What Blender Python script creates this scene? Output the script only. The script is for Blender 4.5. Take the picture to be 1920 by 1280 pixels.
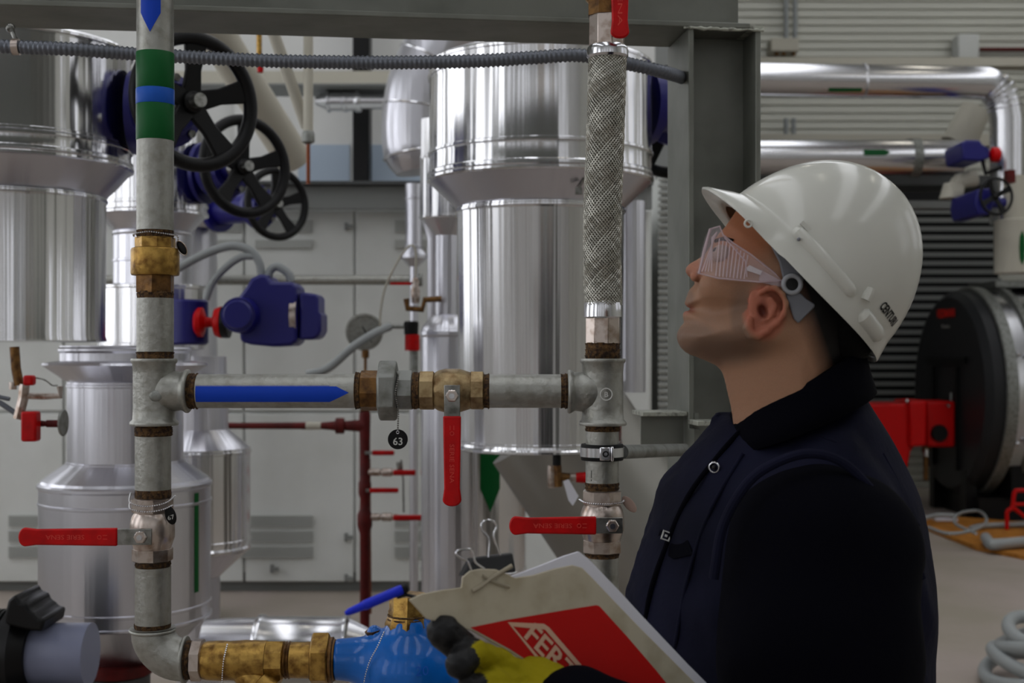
import bpy, bmesh, math, random
import numpy as np
from mathutils import Vector, Matrix, Quaternion
for o in list(bpy.data.objects): bpy.data.objects.remove(o, do_unlink=True)
random.seed(4)
SC = bpy.context.scene; COL = SC.collection
PI = math.pi
# ---------------------------------------------------------------- camera, world, light, exposure
F = 2400.0; CX = 960.0; HY = 660.0; CZ = 1.5       # focal length in pixels of the 1920x1280 frame, horizon row, eye height
cam = bpy.data.cameras.new('camera'); camo = bpy.data.objects.new('camera', cam); COL.objects.link(camo)
cam.sensor_width = 36; cam.lens = 36*F/1920; cam.shift_y = (HY-640)/1920
camo.location = (0, 0, CZ); camo.rotation_euler = (PI/2, 0, 0)
cam.clip_start = .05; cam.clip_end = 60
cam.dof.use_dof = True; cam.dof.focus_distance = 1.85; cam.dof.aperture_fstop = 7.0
SC.camera = camo
w = bpy.data.worlds.new('world'); SC.world = w; w.use_nodes = True
w.node_tree.nodes['Background'].inputs[0].default_value = (.8, .8, .8, 1)
w.node_tree.nodes['Background'].inputs[1].default_value = .3
SC.view_settings.view_transform = 'Standard'; SC.view_settings.look = 'None'
SC.view_settings.gamma = 1; SC.view_settings.use_curve_mapping = False
SC.view_settings.exposure = -0.88
SC.cycles.use_denoising = True
SC.cycles.max_bounces = 8; SC.cycles.caustics_reflective = False; SC.cycles.caustics_refractive = False
SC.cycles.sample_clamp_indirect = 4
BACK_FILL = 1.1; SIDE_FILL = 1.1; LEFT_FILL = 4.2; ROOF_FILL = 4.4     # brightness of the panes added to light the hall: back wall, side walls, roof lights
LAMP_FILL = 8.0     # brightness of the added, unseen ceiling tubes

def P(px, py, Y): return Vector(((px-CX)/F*Y, Y, CZ-(py-HY)/F*Y))
def X(px, Y): return (px-CX)/F*Y
def Z(py, Y): return CZ-(py-HY)/F*Y

# ---------------------------------------------------------------- materials
MATS = {}
def lin(c):
    return tuple(((x/255)/12.92 if x/255 <= .04045 else ((x/255+.055)/1.055)**2.4) for x in c)
def mat(name, col, rough=.5, metal=0, noise=None, bump=None, spec=None, coat=0, emit=None, trans=0, alpha=1, ior=None, streak=None, weave=None):
    """col is an sRGB 0-255 triple; noise=(second colour, scale, low, high); bump=(scale, strength); streak=(k, strength)"""
    m = bpy.data.materials.new(name); m.use_nodes = True; nt = m.node_tree; b = nt.nodes['Principled BSDF']; N = nt.nodes.new; L = nt.links.new
    b.inputs['Base Color'].default_value = (*lin(col), 1); b.inputs['Roughness'].default_value = rough; b.inputs['Metallic'].default_value = metal
    if spec is not None: b.inputs['Specular IOR Level'].default_value = spec
    b.inputs['Specular IOR Level'].default_value = spec if spec is not None else (.5 if (metal or trans or emit) else .2)
    if coat: b.inputs['Coat Weight'].default_value = coat; b.inputs['Coat Roughness'].default_value = .08
    if emit: b.inputs['Emission Color'].default_value = (*lin(emit[0]), 1); b.inputs['Emission Strength'].default_value = emit[1]
    if trans: b.inputs['Transmission Weight'].default_value = trans
    if ior: b.inputs['IOR'].default_value = ior
    if alpha < 1: b.inputs['Alpha'].default_value = alpha
    tc = N('ShaderNodeTexCoord')
    if noise:
        t = N('ShaderNodeTexNoise'); t.inputs['Scale'].default_value = noise[1]; t.inputs['Detail'].default_value = 5; L(tc.outputs['Object'], t.inputs['Vector'])
        r = N('ShaderNodeMapRange'); r.inputs['From Min'].default_value = noise[2]; r.inputs['From Max'].default_value = noise[3]; L(t.outputs['Fac'], r.inputs['Value'])
        x = N('ShaderNodeMix'); x.data_type = 'RGBA'; x.inputs['A'].default_value = (*lin(col), 1); x.inputs['B'].default_value = (*lin(noise[0]), 1)
        L(r.outputs['Result'], x.inputs['Factor']); L(x.outputs['Result'], b.inputs['Base Color'])
    h = None
    if bump:
        t = N('ShaderNodeTexNoise'); t.inputs['Scale'].default_value = bump[0]; t.inputs['Detail'].default_value = 4; L(tc.outputs['Object'], t.inputs['Vector'])
        h = t.outputs['Fac']; st = bump[1]
    if streak:
        s = N('ShaderNodeSeparateXYZ'); L(tc.outputs['Object'], s.inputs[0])
        a = N('ShaderNodeMath'); a.operation = 'ARCTAN2'; L(s.outputs['Y'], a.inputs[0]); L(s.outputs['X'], a.inputs[1])
        k = N('ShaderNodeMath'); k.operation = 'MULTIPLY'; L(a.outputs[0], k.inputs[0]); k.inputs[1].default_value = streak[0]
        z = N('ShaderNodeMath'); z.operation = 'MULTIPLY'; L(s.outputs['Z'], z.inputs[0]); z.inputs[1].default_value = .35
        c = N('ShaderNodeCombineXYZ'); L(k.outputs[0], c.inputs[0]); L(z.outputs[0], c.inputs[2])
        t = N('ShaderNodeTexNoise'); t.inputs['Scale'].default_value = 1; t.inputs['Detail'].default_value = 2; L(c.outputs[0], t.inputs['Vector'])
        h = t.outputs['Fac']; st = streak[1]
    if weave:
        t = N('ShaderNodeTexWave'); t.bands_direction = 'DIAGONAL'; t.inputs['Scale'].default_value = weave[0]; t.inputs['Distortion'].default_value = 1; L(tc.outputs['Object'], t.inputs['Vector'])
        h = t.outputs['Fac']; st = weave[1]
    if h is not None:
        bp = N('ShaderNodeBump'); bp.inputs['Strength'].default_value = st; bp.inputs['Distance'].default_value = .02 if streak else .004
        L(h, bp.inputs['Height']); L(bp.outputs[0], b.inputs['Normal'])
    MATS[name] = m
    return m
galv = mat('galvanised steel', (156,156,150), .42, .75, noise=((130,129,120),60,.45,.8), bump=(120,.25))
galvd = mat('dull galvanised steel', (140,142,138), .5, .7, noise=((100,100,92),40,.45,.75), bump=(90,.2))
alu = mat('aluminium cladding', (222,222,224), .17, 1, streak=(7,.22))
alub = mat('matt aluminium cladding', (205,205,212), .3, 1, streak=(5,.2))
aluflat = mat('smooth aluminium', (215,215,218), .22, 1)
brassp = mat('dull brass', (160,140,104), .4, .85, noise=((116,92,62),60,.4,.7), bump=(200,.2))
brass = mat('aged brass', (176,140,72), .36, .85, noise=((110,78,36),70,.4,.7), bump=(200,.15))
brassd = mat('dark bronze', (120,86,44), .45, .7, noise=((70,46,26),60,.4,.7), bump=(150,.3))
nickel = mat('nickelled brass', (190,178,170), .3, .9, noise=((140,120,104),50,.45,.7))
hemp = mat('hemp and rust', (104,76,42), .9, .1, noise=((48,30,18),160,.4,.6), bump=(300,.9))
chrome = mat('bright steel', (205,205,208), .18, 1)
steelp = mat('steel plate', (150,150,146), .3, .9, noise=((90,90,84),50,.4,.7))
redg = mat('red plastic grip', (186,5,8), .38, 0, noise=((160,4,6),40,.4,.7))
redtxt = mat('moulded grip lettering', (205,70,60), .5)
blue_s = mat('blue sticker', (8,60,176), .45); green_s = mat('green sticker', (4,84,36), .45)
blue_l = mat('light blue sticker', (24,84,180), .45)
bluev = mat('navy valve paint', (20,18,104), .38, .0, spec=.4); bluec = mat('bright blue valve paint', (14,98,186), .28, 0, noise=((16,88,165),18,.4,.7), bump=(45,.35), coat=.35)
blackp = mat('black paint', (18,18,19), .38); blackr = mat('black rubber', (14,14,15), .6)
blackd = mat('black boiler casing', (40,41,43), .42); white = mat('white painted panel', (212,214,211), .5, noise=((203,205,201),3,.4,.7))
whitew = mat('white wall paint', (214,214,212), .75, noise=((204,204,200),1.5,.4,.7)); greyv = mat('grey vent louvre', (172,174,170), .6)
greyb = mat('grey paint', (128,130,128), .55, .2); greydk = mat('dark grey paint', (70,72,72), .5, .2)
beamm = mat('grey primed steel', (116,118,110), .48, .35, noise=((98,100,92),8,.4,.7), bump=(40,.1))
beame = mat('scuffed grey steel edge', (170,172,160), .5, .35, noise=((70,70,62),60,.5,.7))
conduit = mat('grey flexible conduit', (104,108,116), .42, .6); grey_pvc = mat('grey plastic conduit', (150,154,154), .4)
maroon = mat('red oxide paint', (92,24,22), .5, noise=((70,20,18),20,.4,.7)); redpaint = mat('red burner enamel', (190,6,8), .35)
slatm = mat('grey slat paint', (176,178,172), .5, .15); corr = mat('corrugated cladding', (204,204,194), .5, .15); floorm = mat('concrete floor', (166,154,146), .55, noise=((150,142,128),1.2,.4,.65), bump=(20,.05))
ceilm = mat('ceiling sheet', (150,152,150), .8); woodm = mat('plywood', (186,124,52), .6, noise=((150,96,40),14,.4,.7))
weath = mat('weathered aluminium', (150,148,142), .42, .9, bump=(6,.2)) 
hairm = mat('black hair', (7,6,6), .8, spec=.1, bump=(300,.6)); navy = mat('navy work cloth', (19,20,38), .9, spec=.1, noise=((11,12,25),9,.35,.7), bump=(60,.35))
navyd = mat('dark navy sleeve cloth', (4,4,10), .95, spec=.05, bump=(30,.4)); helm = mat('white helmet shell', (190,190,182), .24, coat=.35)
greyh = mat('grey helmet harness', (112,114,120), .5); clear = mat('clear goggle plastic', (240,214,222), .12, trans=.95, ior=1.25)
gloveb = mat('black nitrile palm', (22,22,23), .5, bump=(150,.4)); glovey = mat('yellow glove cloth', (140,128,4), .85, bump=(120,.4))
paperm = mat('white paper', (206,206,214), .8); coverm = mat('worn cream folder cover', (176,168,148), .6, noise=((150,140,116),18,.45,.7)); coverr = mat('red cover print', (176,14,10), .55, noise=((160,14,10),6,.4,.7)); coverw = mat('pale cover print', (196,160,136), .6)
penb = mat('blue pen plastic', (26,44,190), .3); engr = mat('pale engraving', (190,190,186), .5); blacktag = mat('black tag', (8,8,9), .35)
wirem = mat('copper tube', (120,62,36), .4, .7); bluish = mat('pale blue glazing', (170,184,200), .25); pipew = mat('cream pipe lagging', (186,182,168), .5)
redlogo = mat('red logo print', (240,40,30), .5)
# ---------------------------------------------------------------- mesh builder
def frame_of(d):
    d = Vector(d).normalized(); a = Vector((0,0,1)) if abs(d.z) < .9 else Vector((1,0,0))
    u = a.cross(d).normalized(); v = d.cross(u); return u, v, d
ORG = {}
class MB:
    def __init__(s): s.v = []; s.f = []; s.mi = []; s.m = 0
    def add(s, vs, fs):
        n = len(s.v); s.v += [tuple(v) for v in vs]; s.f += [tuple(i+n for i in f) for f in fs]; s.mi += [s.m]*len(fs); return s
    def lathe(s, prof, o, d=(0,0,1), seg=40, a0=0, caps=True, squash=1):
        """prof: (distance along d, radius)"""
        u, v, d = frame_of(d); o = Vector(o); vs = []; fs = []
        for t, r in prof:
            for k in range(seg):
                a = a0+2*PI*k/seg; vs.append(o+d*t+u*(r*math.cos(a))+v*(r*squash*math.sin(a)))
        n = len(prof)
        for i in range(n-1):
            for k in range(seg):
                k2 = (k+1) % seg; fs.append((i*seg+k, i*seg+k2, (i+1)*seg+k2, (i+1)*seg+k))
        if caps:
            if prof[0][1] > 1e-6: fs.append(tuple(range(seg-1,-1,-1)))
            if prof[-1][1] > 1e-6: fs.append(tuple((n-1)*seg+k for k in range(seg)))
        return s.add(vs, fs)
    def tube(s, pts, r, seg=12, caps=True, closed=False):
        pts = [Vector(p) for p in pts]; n = len(pts); rr = r if isinstance(r, (list, tuple)) else [r]*n
        tg = [((pts[(i+1) % n]-pts[i-1]) if closed else (pts[min(i+1, n-1)]-pts[max(i-1, 0)])).normalized() for i in range(n)]
        u, v, _ = frame_of(tg[0]); vs = []; fs = []
        for i in range(n):
            if i: q = tg[i-1].rotation_difference(tg[i]); u = q @ u
            u = (u-tg[i]*u.dot(tg[i])).normalized(); w_ = tg[i].cross(u)
            for k in range(seg):
                a = 2*PI*k/seg; vs.append(pts[i]+u*(rr[i]*math.cos(a))+w_*(rr[i]*math.sin(a)))
        for i in range(n if closed else n-1):
            j = (i+1) % n
            for k in range(seg):
                k2 = (k+1) % seg; fs.append((i*seg+k, i*seg+k2, j*seg+k2, j*seg+k))
        if caps and not closed: fs += [tuple(range(seg-1,-1,-1)), tuple((n-1)*seg+k for k in range(seg))]
        return s.add(vs, fs)
    def box(s, c, size, rot=None):
        c = Vector(c); h = Vector(size)/2; R = rot or Matrix.Identity(3)
        vs = [c+R @ Vector((x*h.x, y*h.y, z*h.z)) for x in (-1,1) for y in (-1,1) for z in (-1,1)]
        return s.add(vs, [(0,1,3,2),(4,6,7,5),(0,4,5,1),(2,3,7,6),(0,2,6,4),(1,5,7,3)])
    def bb(s, x0, x1, y0, y1, z0, z1): return s.box(((x0+x1)/2,(y0+y1)/2,(z0+z1)/2), (abs(x1-x0),abs(y1-y0),abs(z1-z0)))
    def prism(s, pts, n, depth):
        """planar 3D outline pushed along n"""
        pts = [Vector(p) for p in pts]; n = Vector(n).normalized()*depth; k = len(pts)
        return s.add(pts+[p+n for p in pts], [tuple(range(k-1,-1,-1)), tuple(range(k,2*k))]+[(i,(i+1) % k,k+(i+1) % k,k+i) for i in range(k)])
    def pxprism(s, pp, Y, depth): return s.prism([P(a,b,Y) for a,b in pp], (0,1,0), depth)
    def ball(s, c, r, nu=16, nv=10, R=None):
        c = Vector(c); r = r if isinstance(r, (list,tuple)) else (r,r,r); vs = []; R = R or Matrix.Identity(3)
        for i in range(nv+1):
            t = PI*i/nv
            for k in range(nu):
                a = 2*PI*k/nu; vs.append(c+R @ Vector((r[0]*math.sin(t)*math.cos(a), r[1]*math.sin(t)*math.sin(a), r[2]*math.cos(t))))
        return s.add(vs, [(i*nu+k, (i+1)*nu+k, (i+1)*nu+(k+1) % nu, i*nu+(k+1) % nu) for i in range(nv) for k in range(nu)])
    def torus(s, c, n, R, r, seg=40, sub=10):
        u, v, _ = frame_of(n); c = Vector(c)
        return s.tube([c+u*(R*math.cos(2*PI*k/seg))+v*(R*math.sin(2*PI*k/seg)) for k in range(seg)], r, sub, closed=True)
    def text(s, txt, o, right, up, size, depth=.0004, fit=None, font_res=2, bold=0.0):
        cu = bpy.data.curves.new('t', 'FONT'); cu.body = txt; cu.size = 1; cu.align_x = 'CENTER'; cu.align_y = 'CENTER'; cu.resolution_u = font_res; cu.offset = bold
        ob = bpy.data.objects.new('t', cu); me = bpy.data.meshes.new_from_object(ob)
        vs = [v.co.copy() for v in me.vertices]; fs = [tuple(p.vertices) for p in me.polygons]
        bpy.data.objects.remove(ob); bpy.data.meshes.remove(me); bpy.data.curves.remove(cu)
        xs = [v.x for v in vs]; wd = max(xs)-min(xs); sx = fit/wd if fit else size
        o = Vector(o); r = Vector(right).normalized(); up = Vector(up).normalized()
        mx = (max(xs)+min(xs))/2; ys = [v.y for v in vs]; my = (max(ys)+min(ys))/2
        return s.add([o+r*((v.x-mx)*sx)+up*((v.y-my)*size) for v in vs], fs)
    def build(s, name, m=None, parent=None, loc=None, bevel=0, ang=35, label=None, cat=None, group=None, kind=None, smooth=True, subd=0):
        if parent is not None: org = ORG[parent.name]
        elif loc is not None: org = Vector(loc)
        else:
            a = np.array(s.v); org = Vector(((a[:,0].min()+a[:,0].max())/2, (a[:,1].min()+a[:,1].max())/2, a[:,2].min()))
        me = bpy.data.meshes.new(name); me.from_pydata([tuple(Vector(v)-org) for v in s.v], [], s.f)
        ms = m if isinstance(m, (list,tuple)) else [m]
        for x in ms: me.materials.append(x)
        if len(ms) > 1:
            for p, i in zip(me.polygons, s.mi): p.material_index = i
        me.validate(); me.update()
        bm = bmesh.new(); bm.from_mesh(me); bmesh.ops.recalc_face_normals(bm, faces=bm.faces); bm.to_mesh(me); bm.free()
        if smooth: me.shade_smooth(); me.set_sharp_from_angle(angle=math.radians(ang))
        o = bpy.data.objects.new(name, me); COL.objects.link(o); ORG[o.name] = org
        if parent is not None: o.parent = parent
        else: o.location = org
        if bevel:
            b = o.modifiers.new('bevel','BEVEL'); b.width = bevel; b.segments = 2; b.limit_method = 'ANGLE'; b.angle_limit = math.radians(40)
        tag(o, label, cat, group, kind); return o
def tag(o, label=None, cat=None, group=None, kind=None):
    if label: o['label'] = label
    if cat: o['category'] = cat
    if group: o['group'] = group
    if kind: o['kind'] = kind
def thing(name, loc, label, cat, group=None):
    o = bpy.data.objects.new(name, None); COL.objects.link(o); o.location = loc; o.empty_display_size = .05
    ORG[o.name] = Vector(loc); tag(o, label, cat, group); return o
def copy_tree(o, parent=None):
    c = o.copy(); COL.objects.link(c); c.parent = parent
    for ch in list(o.children): copy_tree(ch, c)
    return c
def structure(mb, name, m, **k): return mb.build(name, m, kind='structure', **k)
def spl(pts, n=8):
    """Catmull-Rom through points"""
    p = [Vector(q) for q in pts]; p = [p[0]*2-p[1]]+p+[p[-1]*2-p[-2]]; out = []
    for i in range(1, len(p)-2):
        for k in range(n):
            t = k/n; a,b,c,d = p[i-1],p[i],p[i+1],p[i+2]
            out.append(.5*((2*b)+(c-a)*t+(2*a-5*b+4*c-d)*t*t+(3*b-3*c+d-a)*t**3))
    return out+[p[-2]]
def vlathe(mb, cx, prof, Y, seg=40, a0=0, caps=True):
    """vertical turned body: prof = (row, half width in px) at depth Y"""
    s = Y/F; return mb.lathe([(Z(py,Y), hw*s) for py, hw in prof], (X(cx,Y), Y, 0), (0,0,1), seg, a0, caps)
def hlathe(mb, cy, prof, Y, seg=40, a0=0, caps=True):
    s = Y/F; return mb.lathe([(X(px,Y), hw*s) for px, hw in prof], (0, Y, Z(cy,Y)), (1,0,0), seg, a0, caps)
def hexv(mb, cx, y0, y1, hw, Y, seg=6, ch=4, a0=.35): return vlathe(mb, cx, [(y0,hw*.9),(y0+ch*.6,hw),(y1-ch*.6,hw),(y1,hw*.9)], Y, seg, a0)
def hexh(mb, cy, x0, x1, hw, Y, seg=6, ch=4, a0=.2): return hlathe(mb, cy, [(x0,hw*.9),(x0+ch*.6,hw),(x1-ch*.6,hw),(x1,hw*.9)], Y, seg, a0)
def wrap(mb, base, d, r, rows, n=14, a_mid=-PI/2, eps=.0008):
    """sticker on a pipe: rows = (distance along d, half angle); base on the axis"""
    d = Vector(d).normalized()
    front = Vector((0,-1,0)); side = d.cross(front).normalized(); vs = []; R = r+eps
    for t, h in rows:
        for k in range(n+1):
            a = -h+2*h*k/n; vs.append(Vector(base)+d*t+front*(R*math.cos(a))+side*(R*math.sin(a)))
    return mb.add(vs, [(i*(n+1)+k, i*(n+1)+k+1, (i+1)*(n+1)+k+1, (i+1)*(n+1)+k) for i in range(len(rows)-1) for k in range(n)])
# surface nets: closed mesh of the zero level of a field
def surfnet(fn, lo, hi, h, smooth=2):
    lo = np.array(lo, float); hi = np.array(hi, float); n = np.ceil((hi-lo)/h).astype(int)+1
    ax = [lo[i]+h*np.arange(n[i]) for i in range(3)]
    G = np.meshgrid(*ax, indexing='ij'); D = fn(*G)
    D[0]=D[-1]=1e-3; D[:,0]=D[:,-1]=1e-3; D[:,:,0]=D[:,:,-1]=1e-3
    S = D < 0; c = np.zeros([k-1 for k in n]+[3]); cnt = np.zeros([k-1 for k in n])
    off = [(i,j,k) for i in (0,1) for j in (0,1) for k in (0,1)]
    sl = lambda o: tuple(slice(o[i], n[i]-1+o[i]) for i in range(3))
    for a in off:
        for axis in range(3):
            if a[axis]: continue
            b = list(a); b[axis] = 1; da, db = D[sl(a)], D[sl(b)]; m = (da < 0) != (db < 0)
            t = np.where(m, da/np.where(m, da-db, 1), 0)
            for q in range(3): c[...,q] += np.where(m, a[q]+(t if q == axis else 0), 0)
            cnt += m
    act = cnt > 0; idx = -np.ones(act.shape, int); idx[act] = np.arange(act.sum())
    I = np.argwhere(act); V = lo+h*(I+c[act]/cnt[act][:,None]); faces = []
    for axis in range(3):
        b, d = [(1,2),(2,0),(0,1)][axis]
        s0 = [slice(1,n[i]-1) for i in range(3)]; s0[axis] = slice(0,n[axis]-1); s1 = list(s0); s1[axis] = slice(1,n[axis])
        m = S[tuple(s0)] != S[tuple(s1)]; fl = S[tuple(s0)][m]; J = np.argwhere(m); J = J+np.array([0 if i == axis else 1 for i in range(3)])
        def g(db, dd):
            K = J.copy(); K[:,b] -= db; K[:,d] -= dd; return idx[K[:,0],K[:,1],K[:,2]]
        q = np.stack([g(1,1), g(0,1), g(0,0), g(1,0)], 1); q[~fl] = q[~fl][:,::-1]; faces.append(q)
    Q = np.concatenate(faces); Q = Q[(Q >= 0).all(1)]
    for _ in range(smooth):
        A = np.zeros_like(V); C = np.zeros(len(V))
        for i in range(4):
            a, b2 = Q[:,i], Q[:,(i+1) % 4]; np.add.at(A, a, V[b2]); np.add.at(C, a, 1); np.add.at(A, b2, V[a]); np.add.at(C, b2, 1)
        V = V*.5+.5*A/np.maximum(C,1)[:,None]
    m = MB(); m.v = [tuple(v) for v in V.tolist()]; m.f = [tuple(q) for q in Q.tolist()]; m.mi = [0]*len(m.f); return m
def smin(a, b, k): h = np.clip(.5+.5*(b-a)/k, 0, 1); return b*(1-h)+a*h-k*h*(1-h)
def cap(G, a, b, ra, rb):
    a = np.array(a, float); b = np.array(b, float); d = b-a; p = [G[i]-a[i] for i in range(3)]
    t = np.clip(sum(p[i]*d[i] for i in range(3))/max((d*d).sum(),1e-12), 0, 1)
    return np.sqrt(sum((p[i]-t*d[i])**2 for i in range(3)))-(ra+(rb-ra)*t)
def ell(G, c, r, R=None):
    p = [G[i]-c[i] for i in range(3)]
    if R is not None: p = [sum(R[j][i]*p[j] for j in range(3)) for i in range(3)]
    q = np.sqrt(sum((p[i]/r[i])**2 for i in range(3))); return (q-1)*min(r)
def poly_sd(x, z, pts):
    """signed distance to a 2D polygon, positive inside"""
    d = np.full(x.shape, 1e9); ins = np.zeros(x.shape, bool); n = len(pts)
    for i in range(n):
        ax_, az = pts[i]; bx, bz = pts[(i+1) % n]; ex, ez = bx-ax_, bz-az
        t = np.clip(((x-ax_)*ex+(z-az)*ez)/(ex*ex+ez*ez+1e-12), 0, 1)
        d = np.minimum(d, np.hypot(x-ax_-t*ex, z-az-t*ez))
        if ez != 0: ins ^= ((az > z) != (bz > z)) & (x < ex*(z-az)/ez+ax_)
    return np.where(ins, d, -d)
# ================================================================ room shell
XL, XR, YB, YF, ZT = -5.6, 8.2, -5.0, 14.2, 7.0
pane_fill = mat('daylit window glass', (235,235,240), .1, emit=((244,246,250), SIDE_FILL)); pane_fill_l = mat('daylit left window glass', (235,235,240), .1, emit=((244,246,250), LEFT_FILL)); pane_fill_b = mat('daylit back window glass', (235,235,240), .1, emit=((244,246,250), BACK_FILL)); framem = mat('window frame grey', (90,94,98), .5)  # glow of unseen windows, added as fill light
tubem = mat('lit lamp tube', (255,250,240), .3, emit=((255,248,232), LAMP_FILL))
structure(MB().bb(XL, XR, YB, YF+.3, -.1, 0), 'floor', floorm, smooth=False)
# ceiling with long glowing roof panes added to light the hall
RL = [(-4.2,-3.0),(-1.2,0.0),(2.2,3.4),(5.4,6.6)]; y0_, y1_ = -3.5, 13.2
mb = MB(); mb.bb(XL, XR, YB, y0_, ZT, ZT+.1).bb(XL, XR, y1_, YF+.3, ZT, ZT+.1); cur = XL
for p_, q_ in RL: mb.bb(cur, p_, y0_, y1_, ZT, ZT+.1); cur = q_
mb.bb(cur, XR, y0_, y1_, ZT, ZT+.1); structure(mb, 'ceiling', ceilm, smooth=False)
roof_fill = mat('daylit roof light', (235,235,240), .1, emit=((244,246,250), ROOF_FILL))
for i, (p_, q_) in enumerate(RL):
    fr = MB().bb(p_, p_+.05, y0_, y1_, ZT+.02, ZT+.09).bb(q_-.05, q_, y0_, y1_, ZT+.02, ZT+.09)
    for k in range(9): yy = y0_+(y1_-y0_-.05)*k/8; fr.bb(p_+.05, q_-.05, yy, yy+.05, ZT+.02, ZT+.09)
    o = structure(fr, 'window_%d' % (20+i), framem, smooth=False); MB().bb(p_+.05, q_-.05, y0_+.05, y1_-.05, ZT+.095, ZT+.1).build('pane', roof_fill, o, smooth=False)
wn = 0
def pane_wall(name, ax, pos, a0, a1, wins, m, z0w, z1w, t=.15, inward=1):
    """wall with real openings; ax 'x': wall spans x at y=pos; ax 'y': wall spans y at x=pos"""
    global wn
    mb = MB(); f = (lambda p,q,z0,z1,g: g.bb(p,q,pos,pos-inward*t,z0,z1)) if ax == 'x' else (lambda p,q,z0,z1,g: g.bb(pos,pos-inward*t,p,q,z0,z1))
    cur = a0
    for c, w_ in wins:
        f(cur, c-w_/2, 0, ZT, mb); f(c-w_/2, c+w_/2, 0, z0w, mb); f(c-w_/2, c+w_/2, z1w, ZT, mb); cur = c+w_/2
    f(cur, a1, 0, ZT, mb); structure(mb, name, m, smooth=False)
    for c, w_ in wins:
        wn += 1; fr = MB(); b = .05
        f(c-w_/2, c-w_/2+b, z0w, z1w, fr); f(c+w_/2-b, c+w_/2, z0w, z1w, fr); f(c-w_/2+b, c+w_/2-b, z0w, z0w+b, fr); f(c-w_/2+b, c+w_/2-b, z1w-b, z1w, fr)
        zm = (z0w+z1w)/2; f(c-w_/2+b, c+w_/2-b, zm-b/2, zm+b/2, fr)
        o = structure(fr, 'window_%d' % wn, framem, smooth=False)
        p = MB(); d = pos-inward*t*.6
        if ax == 'x': p.bb(c-w_/2+b, c+w_/2-b, d, d-inward*.01, z0w+b, z1w-b)
        else: p.bb(d, d-inward*.01, c-w_/2+b, c+w_/2-b, z0w+b, z1w-b)
        p.build('pane', {'wall_back': pane_fill_b, 'wall_left': pane_fill_l}.get(name, pane_fill), o, smooth=False)  # glowing pane of an added window, lights the hall from out of view
pane_wall('wall_back', 'x', YB, XL, XR, [(-4.3,1.3),(-2.3,1.0),(-.5,.8),(1.5,1.1),(3.4,.8)], whitew, 1.6, 5.2)
pane_wall('wall_left', 'y', XL, YB, 10.0, [(-2.8,2.0),(.8,2.2),(4.4,2.2),(7.6,1.8)], whitew, 1.2, 5.0)
pane_wall('wall_right', 'y', XR, YB, YF, [(2.0,2.4),(5.6,2.2),(8.8,1.6)], corr, 2.6, 5.6, inward=-1)
structure(MB().bb(XL, X(1228,9.9), 9.9, 10.05, 0, ZT), 'wall_far_left', whitew, smooth=False)
structure(MB().bb(X(1228,9.9), X(1228,9.9)+.12, 9.9, YF, 0, ZT), 'trim_1', greyb, smooth=False)
# corrugated far wall: flat bands with dark horizontal grooves
mb = MB(); xa = X(1225,9.9); pr = .0885; n = int(ZT/pr); vs = []; fs = []
prof = []
for i in range(n+1):
    z = i*pr; prof += [(z, 0), (z+pr*.62, -.002), (z+pr*.68, .028), (z+pr*.92, .028)]
for z, d in prof: vs += [(xa, YF+d-(XR-0)*0, z), (XR, YF+d, z)]
fs = [(2*i, 2*i+1, 2*i+3, 2*i+2) for i in range(len(prof)-1)]
mb.add(vs, fs); structure(mb, 'wall_far_right', corr, smooth=False)
# unseen ceiling lamps added to brighten the hall
for i, (lx, ly) in enumerate([(-2.1,5.5),(1.1,2.5),(1.1,6.8),(4.4,4.5),(4.4,8.4),(4.4,11.6),(7.4,12.0)]):
    t = thing('ceiling_lamp', (lx, ly, ZT-.25), 'twin tube ceiling lamp '+['above the white cabinet','above the person','over the tanks','right of the person, near the side wall','over the silver overhead pipe','over the dark grille','over the boiler'][i], 'lamp', 'ceiling lamps of the hall')
    MB().bb(lx-.14, lx+.14, ly-.8, ly+.8, ZT-.12, ZT-.02).bb(lx-.01, lx+.01, ly-.6, ly-.58, ZT-.03, ZT+.01).bb(lx-.01, lx+.01, ly+.58, ly+.6, ZT-.03, ZT+.01).build('housing', greyb, t)
    for s in (-.07, .07): MB().tube([(lx+s, ly-.75, ZT-.16), (lx+s, ly+.75, ZT-.16)], .03).build('tube', tubem, t)

# ================================================================ far left: air handling cabinet, frame, windows, pipes
Y8 = 8.0
def handle(px, py): return MB().bb(X(px-7,Y8), X(px-2,Y8), Y8-.03, Y8, Z(py+7,Y8), Z(py-7,Y8)).bb(X(px-3,Y8), X(px+9,Y8), Y8-.045, Y8-.02, Z(py+3,Y8), Z(py-3,Y8))
t = thing('air_handling_cabinet', (X(500,Y8), Y8, 0), 'large white panelled air handling cabinet with vent louvres along the left wall', 'cabinet')
MB().bb(XL+.1, X(1222,Y8), Y8+.02, Y8+1.3, .12, Z(392,Y8)).build('body', white, t, bevel=.01)
MB().bb(XL+.1, X(1222,Y8), Y8+.06, Y8+1.25, 0, .12).build('plinth', greyb, t)
for a, b in ((-60,118),(122,456),(460,663),(667,935),(939,1218)):
    for q, r in ((396,770),(775,1090)):
        d = MB().bb(X(a,Y8), X(b,Y8), Y8-.004, Y8+.02, Z(r,Y8), Z(q,Y8)).build('door', white, t, bevel=.006)
        if (a, q) == (460,396):
            for h in ((663,425),): handle(654,425).build('latch', greyb, d)
        if (a, q) == (460,775):
            for h in ((515,1065),(654,1006),(654,1083)): handle(*h).build('latch', greyb, d)
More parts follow.
